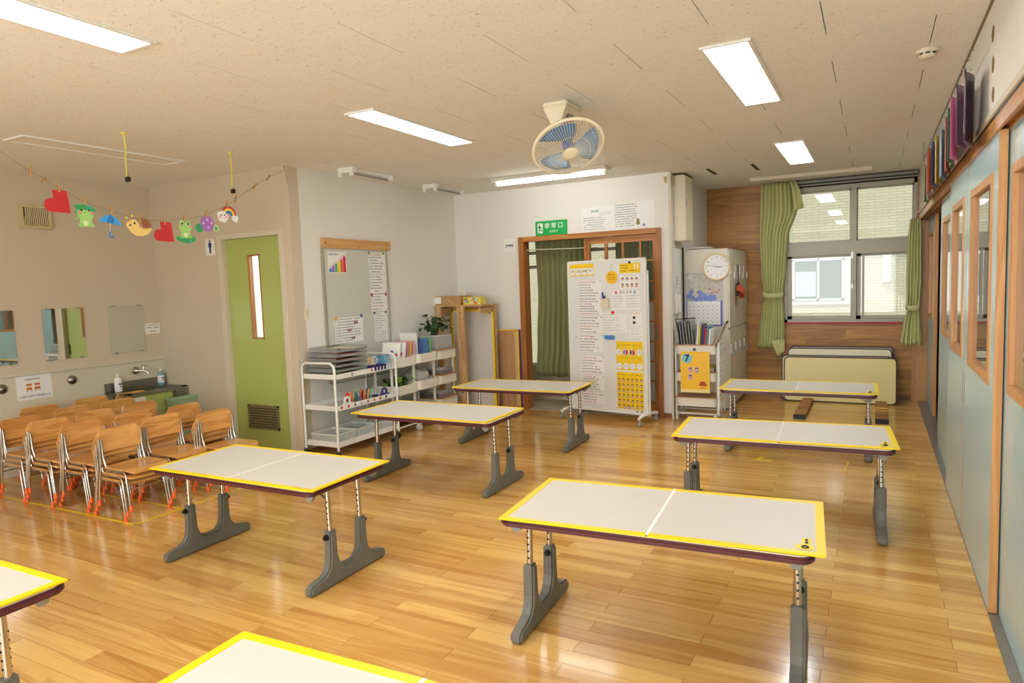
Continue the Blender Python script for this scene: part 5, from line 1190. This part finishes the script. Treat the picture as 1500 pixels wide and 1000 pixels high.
def wb(cx, cy):
    xl = 538+(cy-285)*.018; xr = 849+(cy-268)*.014; u = (cx-xl)/(xr-xl); yt = 285-17*u; yb = 885+30*u
    return (-W2+2*W2*u, Zt-(cy-yt)/(yb-yt)*(Zt-Zb))
def wsheet(name, c0, c1, label, m=PAPER, cat='paper', group=None):
    (xa, za), (xb, zb) = wb(*c0), wb(*c1)
    t = empty(name, (WB[0], WB[1], WB[2]), WBR, label, cat, group)
    MB().box((xa, -.0014, zb), (xb, -.0004, za)).build('sheet', m, t)
    return t, xa, xb, zb, za
t, xa, xb, za, zb = wsheet('date_strip', (549, 297), (649, 341), 'yellow date strip with four hanging cards at the top left', YPOST, 'strip')
for k, s_ in enumerate(('6月', '13日', '木曜', '晴')):
    wd_ = (xb-xa)/4; x0_ = xa+.008+wd_*k
    cdd = MB().box((x0_, -.004, za+.012), (x0_+wd_-.012, -.002, zb-.045)).build('card', PAPER, t)
    text(s_, .030, INK if k < 3 else GREY_INK, t, x0_+wd_/2-.006, (za+zb)/2-.014, -.0048)
    MB().disc((x0_+wd_/2-.006, -.004, zb-.04), .007, .002, 1, 10).build('hook', C(190, 180, 120), t)
SH = [((583, 363), (681, 426), 6, (0,)), ((584, 431), (684, 500), 7, (2, 6)), ((585, 505), (684, 576), 6, (3,)), ((585, 580), (688, 652), 6, (0,)), ((592, 668), (690, 741), 6, (0,)), ((592, 745), (690, 812), 6, (0,)), ((595, 817), (692, 868), 4, (0, 3))]
ordn = ['topmost', 'second', 'third', 'fourth', 'fifth', 'sixth', 'lowest']
for k, (c0, c1, n, red) in enumerate(SH):
    t, xa, xb, za, zb = wsheet('schedule_sheet', c0, c1, '%s schedule sheet in the left column of the mobile whiteboard' % ordn[k], PAPER, 'paper', 'schedule sheets on the whiteboard')
    rr = random.Random(40+k); a, b, p_ = MB(), MB(), MB(); hh = (zb-za)/n
    for i in range(n):
        zz = zb-hh*(i+.6); e_ = xa+.02+(xb-xa-.03)*rr.uniform(.45, .8)
        marks(b if i in red else a, xa+.012, e_, zz, .013, rr, -.0022, gap=.05)
        p_.disc((e_+.012, -.0024, zz), .008, .001, 1, 8)
        if rr.random() < .4: p_.disc((e_+.034, -.0024, zz), .008, .001, 1, 8)
    a.build('printed_text', INK, t)['kind'] = 'stuff'; b.build('red_text', INKR, t)['kind'] = 'stuff'; p_.build('tiny_pictures', C(176, 120, 84), t)['kind'] = 'stuff'
    MB().disc((xb-.012, -.005, zb-.01), .006, .004, 1, 10).build('magnet', C(120, 120, 120), t)
def wthing(name, c, label, cat): x_, z_ = wb(*c); return empty(name, WB, WBR, label, cat), x_, z_
t, x_, z_ = wthing('round_card', (722, 348), 'round orange card hanging from a hook on the whiteboard', 'card')
MB().disc((x_, -.004, z_), .070, .003, 1, 32).build('card', OPOST, t); mb = MB(); rr = random.Random(3); marks(mb, x_-.04, x_+.04, z_+.025, .018, rr, -.0048, gap=.02); marks(mb, x_-.05, x_+.05, z_-.004, .010, rr, -.0048); marks(mb, x_-.045, x_+.04, z_-.024, .009, rr, -.0048); mb.build('printed_text', INK, t)['kind'] = 'stuff'
MB().tube([(x_, -.004, z_+.068), (x_, -.008, z_+.12)], .003, 6).disc((x_, -.010, z_+.13), .016, .008, 1, 14).build('hook', C(220, 220, 216), t)
t, xa, xb, za, zb = wsheet('reminder_card', (752, 293), (830, 329), 'yellow rectangular reminder card at the top right of the whiteboard', YPOST, 'card')
rr = random.Random(8); mb = MB(); marks(mb, xa+.012, xa+.09, zb-.025, .014, rr, -.0022); marks(mb, xa+.012, xa+.11, zb-.052, .014, rr, -.0022); marks(mb, xa+.012, xb-.06, zb-.08, .013, rr, -.0022); mb.build('printed_text', INK, t)['kind'] = 'stuff'
MB().box((xb-.07, -.0026, zb-.06), (xb-.055, -.0016, zb-.012)).box((xb-.035, -.0026, zb-.06), (xb-.02, -.0016, zb-.012)).build('picture', PAPER, t); MB().box(((xa+xb)/2-.012, -.012, zb-.004), ((xa+xb)/2+.012, -.0015, zb+.02), .003).build('magnet', BLACK, t)
def face(t, x_, z_, s_, y=-.0016, shirt=(200, 170, 190), skin=True):
    MB().disc((x_, y-.0008, z_+s_*.12), s_*.42, .0008, 1, 10).build('hair', HAIR, t)
    MB().disc((x_, y-.0016, z_), s_*.28, .0008, 1, 8).build('face', SKIN, t)
    MB().box((x_-s_*.34, y-.0012, z_-s_*.62), (x_+s_*.34, y-.0002, z_-s_*.26)).build('shirt', C(*shirt), t)
t, xa, xb, za, zb = wsheet('portrait_sheet', (752, 338), (828, 392), 'white sheet with eight portrait drawings in two rows', PAPER)
for j in range(2):
    for k in range(4): face(t, xa+.035+k*(xb-xa-.07)/3, zb-.05-.062*j, .036, shirt=((226, 226, 220), (200, 160, 120))[j])
mb = MB(); marks(mb, xa+.05, xb-.05, zb-.012, .009, rr, -.0022); mb.build('printed_text', C(214, 150, 60), t)['kind'] = 'stuff'
t, xa, xb, za, zb = wsheet('notice_sheet', (722, 400), (830, 480), 'notice sheet with a red and a blue balloon on the whiteboard', PAPER)
text('お し ら せ', .030, INK, t, (xa+xb)/2, zb-.024, -.0022, bold=.0005)
MB().prism(el(xa+.05, zb-.026, .013, .019, 14), -.0026, -.0014, 1).build('balloon_print', C(226, 120, 130), t); MB().prism(el(xb-.06, zb-.026, .013, .019, 14), -.0026, -.0014, 1).build('balloon_print', C(110, 170, 220), t)
mb = MB()
for k in range(5): marks(mb, xa+.012, xa+.13, zb-.065-.028*k, .009, rr, -.0022, gap=.2); marks(mb, xa+.165, xb-.012, zb-.065-.028*k, .009, rr, -.0022, gap=.2)
mb.build('printed_text', GREY_INK, t)['kind'] = 'stuff'
t, x_, z_ = wthing('pen_holder', (699, 450), 'cream magnetic pen cup holding a blue pen on the whiteboard', 'pen holder')
MB().box((x_-.045, -.045, z_-.06), (x_+.045, -.0015, z_+.045), .006).build('cup', OFFW, t); MB().box((x_-.038, -.040, z_+.044), (x_+.038, -.006, z_+.0455)).build('opening', C(140, 134, 116), t)
MB().tube([(x_-.02, -.025, z_+.02), (x_-.03, -.025, z_+.11)], .009, 8).build('blue_pen', C(44, 50, 180), t); MB().tube([(x_, -.025, z_+.02), (x_-.004, -.022, z_+.075)], .007, 8).build('black_pen', BLACK, t)
t, xa, xb, za, zb = wsheet('memo_sheet', (681, 492), (784, 573), 'memo sheet under a red magnet on the whiteboard', PAPER)
mb = MB()
for k in range(7): marks(mb, xa+.012, xa+.15+.1*rr.random(), zb-.022-.028*k, .009, rr, -.0022, gap=.2)
mb.build('printed_text', GREY_INK, t)['kind'] = 'stuff'; MB().disc(((xa+xb)/2-.02, -.008, zb+.004), .018, .006, 1, 14).build('red_magnet', C(232, 40, 70), t)
t, xa, xb, za, zb = wsheet('checklist_sheet', (786, 490), (838, 602), 'narrow sheet with two black squares at the right of the whiteboard', PAPER)
MB().box((xa+.05, -.0028, zb-.068), (xa+.078, -.0016, zb-.04)).box((xa+.05, -.0028, zb-.12), (xa+.078, -.0016, zb-.092)).build('black_squares', INK, t)
mb = MB(); marks(mb, xa+.01, xb-.03, zb-.012, .012, rr, -.0022); mb.build('heading_print', C(226, 170, 60), t)['kind'] = 'stuff'; mb = MB()
for k in range(3): mb.box((xa, -.002, zb-.15-.052*k), (xb, -.0014, zb-.1485-.052*k)); marks(mb, xa+.02, xb-.03, zb-.175-.052*k, .010, rr, -.0022)
mb.build('table_print', GREY_INK, t)['kind'] = 'stuff'
t, x_, z_ = wthing('board_eraser', (714, 591), 'blue topped eraser stuck on the whiteboard', 'eraser')
MB().box((x_-.064, -.022, z_-.022), (x_+.064, -.012, z_+.022), .004).build('handle', C(70, 140, 206), t); MB().box((x_-.062, -.012, z_-.02), (x_+.062, -.001, z_+.02), .003).build('felt', C(206, 200, 180), t)
t, xa, xb, za, zb = wsheet('badge_poster', (737, 607), (840, 729), 'yellow poster with eight round badges on the whiteboard', YPOST, 'poster')
wd_ = (xb-xa)
for j in range(2):
    for k in range(4):
        cx_ = xa+wd_*(.11+.255*k); cz_ = zb-.115-.150*j
        MB().disc((cx_, -.0045, cz_), .034, .003, 1, 18).build('badge', C(232, 230, 230), t)
        MB().disc((cx_, -.0045, cz_+.045), .008, .003, 1, 10).build('badge_hook', C(206, 196, 160), t)
        if j == 0 and k in (1, 2): MB().prism([(cx_+.03*math.cos(a), cz_+.03*math.sin(a)) for a in [-PI/2+PI*i/10 for i in range(11)]], -.0055, -.0045, 1).build('badge_print', C(214, 50, 50), t); MB().prism([(cx_-.010, cz_-.028), (cx_-.010, cz_+.028)]+[(cx_+.03*math.cos(a), cz_+.03*math.sin(a)) for a in [PI*.62+PI*.76*i/8 for i in range(9)]], -.0055, -.0045, 1).build('badge_print', C(60, 120, 210) if k == 1 else C(40, 36, 90), t)
        else: mb = MB(); marks(mb, cx_-.02, cx_+.022, cz_+.004, .010, rr, -.0055, gap=.3); mb.build('badge_print', GREY_INK, t)['kind'] = 'stuff'
mb = MB()
for zz in (zb-.04, zb-.178): marks(mb, xa+.02, xb-.02, zz, .010, rr, -.0022, gap=.3)
mb.build('printed_text', C(120, 96, 20), t)['kind'] = 'stuff'
t, xa, xb, za, zb = wsheet('faces_chart', (739, 732), (843, 893), 'yellow chart with rows of small face pictures on the whiteboard', YPOST, 'poster')
rr = random.Random(77)
for k in range(6):
    for j in range(7 if k > 3 else 6): face(t, xa+.027+k*(xb-xa-.052)/5, zb-.085-.056*j, .033, shirt=rr.choice(((226, 160, 170), (160, 170, 214), (214, 130, 150), (190, 190, 214))))
face(t, xa+.09, za+.022, .033, shirt=(214, 150, 190)); face(t, xa+.15, za+.022, .033, shirt=(190, 150, 214))
mb = MB(); marks(mb, xa+.015, xb-.015, zb-.03, .014, rr, -.0022, gap=.4); mb.build('printed_text', C(110, 84, 20), t)['kind'] = 'stuff'
t, x_, z_ = wthing('board_writing', (571, 592), 'small black note marks at the left edge of the whiteboard', 'writing')
mb = MB(); marks(mb, x_-.025, x_+.03, z_, .018, rr, -.0016, gap=.3); mb.build('marker_strokes', INK, t)['kind'] = 'stuff'

# ------------------------------------------------------------------ lockers
t = empty('locker_block', (-1.675, 8.36, 0), 0, 'tall cream block of lockers against the short wall', 'lockers')
LX, LY, LZ = .2425, .59, 1.82
MB().box((-LX, -LY, .03), (LX, LY, LZ), .004).build('body', BEIGEM, t); MB().box((-LX+.01, -LY+.01, 0), (LX-.01, LY-.01, .03)).build('plinth', C(120, 112, 98), t)
MB().box((-LX+.01, -LY-.003, 1.585), (LX-.03, -LY-.0005, LZ-.02)).build('side_plate', BEIGEM, t)
MB().tube([(-.12, -LY-.006, 1.79), (.12, -LY-.006, 1.785)], .005, 6).build('strip', WHITE, t)
for k in range(4):
    for j in range(2):
        y0_ = -LY+.02+.288*k; z0_ = .05+.885*j
        d_ = MB().box((LX, y0_, z0_), (LX+.014, y0_+.28, z0_+.865), .002).build('locker_door', BEIGEM, t)
        MB().box((LX+.014, y0_+.03, z0_+.60), (LX+.024, y0_+.05, z0_+.70), .002).build('handle', WHITE, d_)
        MB().box((LX+.0142, y0_+.10, z0_+.72), (LX+.016, y0_+.17, z0_+.79)).build('name_tag', PAPER, d_)
        MB().box((LX+.016, y0_+.105, z0_+.74), (LX+.017, y0_+.145, z0_+.785)).build('sticker', C(206, 200, 40), d_)
        MB().box((LX+.014, y0_+.24, z0_+.55), (LX+.03, y0_+.255, z0_+.62), .002).build('latch', STEEL if j == 0 else WHITE, d_)
t = empty('paper_stack', (-1.75, 8.1, 1.8205), .1, 'thin stack of folders lying on the lockers', 'papers')
for k in range(3): MB().box((-.15, -.2, .012*k), (.13-.02*k, .16, .012*k+.010)).build('folder', C(*((214, 206, 186), (150, 140, 120), (226, 220, 204))[k]), t)
YLF = 8.36-LY
t = empty('wall_clock', (-1.549, YLF-.0035, 1.622), 0, 'round clock with a pale wooden rim on the locker side', 'clock')
RT = Matrix.Rotation(PI/2, 4, 'X')
MB().lathe([(.136, 0), (.152, .0), (.155, .02), (.150, .036), (.140, .036), (.134, .024)], 40, RT).build('rim', mat('clock_rim', (226, 206, 160), .35), t)
MB().disc((0, -.022, 0), .137, .02, 1, 40).build('dial', C(238, 236, 232), t)
for k in range(12):
    a = PI/2-2*PI*(k+1)/12; text(str(k+1), .026, INKB, t, .108*math.cos(a), .108*math.sin(a), -.0228, 'numeral')
mb = MB()
for a, l_, w_ in ((math.radians(170), .105, .003), (math.radians(-4), .07, .0045)): mb.prism([(-w_*math.sin(a), w_*math.cos(a)), (l_*math.cos(a)-w_*.5*math.sin(a), l_*math.sin(a)+w_*.5*math.cos(a)), (l_*math.cos(a)+w_*.5*math.sin(a), l_*math.sin(a)-w_*.5*math.cos(a)), (w_*math.sin(a), -w_*math.cos(a))], -.026, -.0245, 1)
mb.build('hands', C(110, 104, 100), t); MB().disc((0, -.028, 0), .006, .004, 1, 12).build('pin', STEEL, t)
t = empty('wall_calendar', (-1.90, YLF-.001, .955), 0, 'large calendar with a flower garden picture under the clock', 'calendar')
MB().box((.0, -.0025, .0), (.415, -.0005, .605)).build('backing', C(176, 168, 200), t)
PIC = mat('garden_print', (196, 190, 176), .5, var=.45, scale=22)
MB().box((.005, -.0036, .295), (.41, -.0025, .60)).build('picture', PIC, t)
rr = random.Random(6); mb = MB(); m2 = MB()
for k in range(26):
    x_ = rr.random(); mb.disc((.03+.36*x_, -.0046-.00008*k, .305+.10*rr.random()*(1.2-x_)), rr.uniform(.012, .03), .001, 1, 10)
for k in range(14): m2.disc((rr.uniform(.05, .38), -.0044-.00008*k, rr.uniform(.36, .42)), rr.uniform(.006, .014), .001, 1, 8)
mb.build('blue_flowers', C(120, 140, 210), t)['kind'] = 'stuff'; m2.build('red_flowers', C(190, 120, 120), t)['kind'] = 'stuff'
text('6', .06, PAPER, t, .045, .555, -.0042)
MB().box((.02, -.0036, .02), (.385, -.0025, .288)).build('grid_sheet', PAPER, t)
mb = MB()
for k in range(8): mb.box((.022+.0515*k, -.0044, .022), (.0235+.0515*k, -.0036, .285))
for k in range(7): mb.box((.022, -.0044, .022+.0437*k), (.384, -.0036, .0235+.0437*k))
mb.build('grid_lines', C(140, 130, 170), t)['kind'] = 'stuff'
mb = MB()
for j in range(5):
    for k in range(7): mb.box((.04+.0515*k, -.0044, .045+.0437*j), (.05+.0515*k, -.0036, .055+.0437*j))
mb.build('dates', INKB, t)['kind'] = 'stuff'
MB().box((.388, -.0036, .01), (.405, -.0025, .285)).box((.2, -.0036, .004), (.405, -.0025, .018)).build('purple_border', C(110, 90, 180), t)
t = empty('orange_cap', (-1.40, 8.20, 1.40), 0, 'orange red sun cap hanging by a black strap on the lockers', 'cap')
OR = mat('cap_cloth', (206, 84, 50), .8, var=.06)
mb = MB(); vs = []; fs = []
for i in range(7):
    for k in range(15):
        a = PI*k/14; u = i/6*PI/2
        vs.append((.005+.085*math.sin(u)*math.sin(a), .10*math.cos(a)*math.sin(u)+.02*math.cos(u), -.11+.13*math.cos(u)*1.0-.02*math.sin(a)))
for i in range(6):
    for k in range(14): fs.append((i*15+k, i*15+k+1, (i+1)*15+k+1, (i+1)*15+k))
mb.add(vs, fs, True, Matrix.Rotation(-.5, 4, 'X')); o = mb.build('crown', OR, t); o.modifiers.new('t', 'SOLIDIFY').thickness = .004
MB().prism([(.02, .04), (.10, .06), (.19, .09), (.20, .075), (.12, .0), (.09, -.08), (.04, -.10)], .02, .026, 0, T=Matrix.Rotation(.35, 4, 'Z')).build('brim', OR, t)
MB().tube([(.02, -.06, .02), (.012, -.05, .12), (.015, -.07, .24)], .006, 6).build('strap', BLACK, t); MB().box((.0, -.09, -.12), (.015, -.04, .03), .004).build('lining', C(30, 40, 66), t)
t = empty('key_charm', (-1.41, 8.10, 1.23), 0, 'small brown tag hanging below the orange cap', 'tag')
MB().prism([(-.012, -.05), (.012, -.05), (.012, .0), (0, .03), (-.012, .0)], 0, .006, 0).build('tag', C(140, 90, 60), t); MB().tube([(.003, 0, .03), (.003, 0, .08)], .0015, 5).build('cord', BLACK, t)
# wall box and intercom
t = empty('wall_cabinet', (XE+.001, 7.52, 1.91), 0, 'tall narrow cream box mounted high on the short wall', 'wall box')
MB().box((0, -.17, 0), (.125, .17, .70), .005).build('case', OFFW, t); MB().box((.125, -.16, .01), (.131, .16, .69), .002).build('door', OFFW, t); MB().box((.131, -.14, .36), (.139, -.125, .45), .002).build('handle', STEEL, t); MB().box((-.0005, -.175, .70), (.13, .175, .706)).build('top_gap', DARK, t)
t = empty('intercom_phone', (XE+.0005, 7.42, 1.14), 0, 'cream wall phone left of the calendar', 'phone')
MB().box((0, -.06, -.02), (.03, .09, .2), .006).build('body', WHITE, t); MB().box((.03, -.055, -.01), (.06, -.005, .19), .01).build('handset', OFFW, t); MB().tube([(.04, -.03, -.01), (.045, -.03, -.06), (.03, -.02, -.09), (.02, .0, -.03)], .004, 6).build('cord', OFFW, t)
t = empty('switch_strip', (XE+.0005, 7.40, 1.42), 0, 'small grey switch strip above the wall phone', 'switch')
MB().box((0, -.04, 0), (.012, .04, .13), .003).build('plate', WHITE, t)
for k in range(3): MB().box((.012, -.012, .02+.035*k), (.018, .012, .042+.035*k), .001).build('switch_button', C(150, 140, 120), t)
o = MB().tube([(XE+.02, 7.66, .2), (XE+.02, 7.66, 1.85)], .011, 8).build('cable_duct', BLACK); tag(o, 'thin dark cable down the wall beside the lockers', 'cable')

# ------------------------------------------------------------------ cart before the lockers
t = cart(-1.64, 7.23, 0, 'white cart with a yellow poster before the lockers', True, (.165, .43, .715), .09, .42, .34)
t = empty('side_rack', (-1.405, 7.23, 0), 0, 'white perforated rack on the right side of the cart', 'rack')
mb = MB().tube([(0, -.15, .08), (0, -.15, .83), (0, .15, .83), (0, .15, .08)], .009, 8); mb.build('frame', WHITE, t)
mb = MB()
for k in range(11): mb.box((-.002, -.15+.03*k-.008, .12), (.002, -.15+.03*k+.008, .82))
for k in range(15): mb.box((-.003, -.15, .14+.048*k-.012), (.003, .15, .14+.048*k+.012))
mb.build('perforated_panel', WHITE, t)['kind'] = 'stuff'
FR = .7+.112
t = empty('file_box', (-1.74, 7.22, FR+.001), 0, 'grey file box with black edges full of clear files', 'file box')
MB().box((-.10, -.10, 0), (.10, .10, .004)).box((.09, -.10, 0), (.10, .10, .16)).build('case', C(120, 120, 122), t)
MB().tube([(-.06, -.105, .0), (-.11, -.105, .265), (.10, -.105, .275)], .007, 6).build('black_edge', BLACK, t)
for k in range(6): MB().box((-.085+.03*k, -.10, .005), (-.078+.03*k, .10, .24+.004*(k % 3)), T=Matrix.Rotation(-.10, 4, 'Y')).build('clear_file', mat('grey_film', (170, 174, 174), .2, trans=.3), t)
MB().box((-.075, -.104, .20), (-.06, -.1, .24)).box((-.035, -.104, .205), (-.02, -.1, .245)).box((.005, -.104, .205), (.02, -.1, .245)).build('index_tabs', C(60, 60, 62), t)
bs = [((236, 236, 234), .235), ((226, 210, 60), .20), ((60, 60, 70), .215), ((90, 60, 120), .19), ((206, 60, 60), .17), ((70, 150, 160), .195), ((240, 240, 236), .16)]
for k, (c_, h) in enumerate(bs):
    t = empty('file_book', (-1.63+.021*k, 7.2, FR+.001), 0, ('white binder', 'yellow striped book', 'black book', 'purple book', 'thin red book', 'teal book', 'thin white book')[k]+' standing on the white cart', 'book', 'books on the white cart', rot=(0, .08, 0))
    MB().box((-.008, -.09, .002), (.008, .085, h-.003)).build('pages', PAPER, t); MB().box((-.0095, -.095, 0), (.0095, -.09, h)).box((-.0095, -.095, 0), (-.008, .09, h)).box((.008, -.095, 0), (.0095, .09, h)).build('cover', C(*c_), t)
t = empty('clipboard', (-1.44, 7.14, FR+.001), 0, 'clipboard leaning at the right end of the white cart', 'clipboard', rot=(0, .42, 0))
MB().box((-.003, -.1, 0), (.003, .1, .26), .001).build('board', C(226, 226, 222), t); MB().box((-.009, -.1, .0), (-.003, -.095, .262)).build('black_edge', BLACK, t); MB().box((.003, -.04, .24), (.014, .04, .27), .003).build('clip', BLACK, t)
t = empty('number_poster', (-1.785, 7.042, .315), 0, 'yellow poster numbered seven hanging on the cart front', 'poster')
MB().box((0, -.002, 0), (.298, -.0005, .43)).build('sheet', OPOST, t); MB().box((0, -.0028, 0), (.298, -.002, .035)).build('pale_band', C(250, 226, 150), t)
MB().disc((.066, -.0034, .358), .052, .0012, 1, 28).build('blue_disc', C(124, 200, 216), t)
text('7', .095, INK, t, .066, .358, -.0042, bold=.003)
for x_, z_, c_ in ((.10, .24, (226, 130, 160)), (.165, .24, (110, 150, 220)), (.10, .165, (160, 160, 190))):
    MB().box((x_-.022, -.003, z_-.028), (x_+.022, -.002, z_+.03)).build('photo', C(230, 200, 214), t); face(t, x_, z_, .044, -.003, c_)
MB().prism([(.19, .075), (.262, .072), (.268, .088), (.245, .118), (.205, .118), (.188, .09)], -.0034, -.002, 1).build('red_blob', C(176, 60, 50), t)
mb = MB(); marks(mb, .195, .25, .05, .014, random.Random(2), -.0034, gap=0); mb.build('printed_text', C(110, 50, 30), t)['kind'] = 'stuff'
MB().box((.13, -.012, .44), (.16, -.003, .465), .002).build('magnet', C(60, 80, 110), t)
t = empty('craft_tray', (-1.56, 7.22, .530), 0, 'shallow tray of yellow and grey craft bits on the middle shelf', 'tray')
MB().box((-.10, -.11, 0), (.10, .11, .04), .004).build('tray', C(196, 180, 160), t)
rr = random.Random(4); mb = MB()
for k in range(14): x_, y_ = rr.uniform(-.08, .08), rr.uniform(-.09, .09); mb.box((x_, y_, .035), (x_+.02, y_+.03, .055), .003)
mb.build('craft_bits', C(206, 186, 70), t)['kind'] = 'stuff'
t = empty('shelf_basket', (-1.72, 7.24, .530), 0, 'small beige basket behind the yellow poster', 'basket')
MB().prism([(-.07, 0), (.07, 0), (.08, .08), (-.08, .08)], -.08, .08, 1).build('body', C(206, 196, 170), t)

# ------------------------------------------------------------------ leaning tabletops and wooden blocks
def leaning(x0, x1, y, h, label, m, th=.03, ang=.14, z0=.0):
    t = empty('leaning_tabletop', ((x0+x1)/2, y, z0), 0, label, 'tabletop', 'spare tabletops leaning under the window', rot=(-ang, 0, 0)); a = (x1-x0)/2
    MB().prism(rrect(-a, .0, a, h, .05, 6), 0, th, 1, bev=.006).build('edge_band', C(64, 40, 40), t)
    MB().prism(rrect(-a+.014, .014, a-.014, h-.014, .042, 6), -.0022, .004, 1).build('face_panel', m, t)
YT = mat('pale_yellow_laminate', (226, 206, 122), .25, var=.02)
leaning(-.955, .235, 8.62, .535, 'front pale yellow tabletop leaning under the window', YT)
leaning(-.99, .19, 8.695, .545, 'second tabletop just behind the front yellow one', YT)
leaning(-.93, .19, 8.765, .625, 'taller cream tabletop at the back of the leaning group', CREAMT)
leaning(-.915, .205, 8.83, .64, 'rearmost tabletop closest to the larch wall', C(206, 196, 176), ang=.10)
for i, (xa, xb, lb) in enumerate(((-.735, -.735, 'left long wooden block on the floor before the leaning tabletops'), (.02, .02, 'right long wooden block with yellow tape on the floor'))):
    t = empty('wooden_block', (xa, 7.53, 0), 0, lb, 'block', 'long wooden blocks on the floor')
    MB().box((0, 0, .0), (.115, 1.02, .012)).box((-.002, -.012, 0), (.117, .004, .05), .002).build('rubber_base', BLACK, t)
    for k in range(9): MB().box((.002, .006+.113*k, .012), (.113, .006+.113*k+.110, .055), .003).build('wood_piece', wood('block_wood2', (140, 84, 44), (190, 132, 80), 0, 20, .2, .5, rand='object'), t)
    if i: MB().box((-.001, .55, .0545), (.116, .60, .0565)).box((-.001, .40, .0545), (.116, .43, .0565)).build('yellow_tape', YEL, t)

# ------------------------------------------------------------------ plastic bags on the rod by the right wall
RX = .375
t = empty('hanging_rod', (RX, 0, 2.478), 0, 'thin metal rod high along the right wall', 'rod')
MB().tube([(0, 1.2, 0), (0, 7.2, 0)], .006, 8).build('rod', mat('old_brass', (130, 108, 66), .4, .7), t)
for y_ in (1.3, 7.15): MB().tube([(0, y_, .0), (0, y_, H-2.479)], .003, 6).build('hanger_wire', STEEL, t)
bc = [('dark plum', (70, 36, 62)), ('purple', (128, 84, 128)), ('pink', (222, 112, 160)), ('green', (56, 130, 78)), ('red', (184, 62, 66)), ('pale blue', (140, 170, 196)), ('yellow', (220, 184, 70)), ('blue', (56, 96, 176)), ('orange', (226, 112, 60)), ('rose', (214, 130, 150)), ('cream', (232, 222, 196)), ('olive green', (150, 160, 84))]
for k, (nm, c_) in enumerate(bc):
    y_ = 3.86+.275*k; rr = random.Random(k)
    t = empty('hanging_sheet', (RX+.005, y_, 2.478), 0, '%s plastic sheet hung from the rod by the right wall' % nm, 'plastic sheet', 'coloured plastic sheets on the rod')
    m_ = mat('film_'+nm.replace(' ', '_'), c_, .3, var=.08, scale=6, trans=.12)
    vs = []; fs = []; ht = .30+.03*rr.random(); wdt = .31
    for i in range(9):
        for j in range(7):
            u = j/6-.5; v = i/8; vs.append((.012*math.sin(u*6+k)+.05*u, u*wdt*(.8+.2*v), -.075-ht*v-(.01*abs(u) if i == 0 else 0)))
    for i in range(8):
        for j in range(6): fs.append((i*7+j, i*7+j+1, (i+1)*7+j+1, (i+1)*7+j))
    mb = MB(); mb.add(vs, fs, True); o = mb.build('sheet', m_, t); o.modifiers.new('t', 'SOLIDIFY').thickness = .003
    for s_ in (-1, 1):
        MB().tube([(0, s_*.085+.01, -.08), (-.002, s_*.085+.012, -.045), (-.004, s_*.085, -.02), (-.008, s_*.085, .006), (.0, s_*.085, .013), (.008, s_*.085, .002)], .0022, 5).build('wire_hook', STEEL, t)
    MB().tube([(0, -.1, -.078), (0, 0, -.062), (0, .1, -.078)], .0025, 5).build('hanger', OFFW, t)
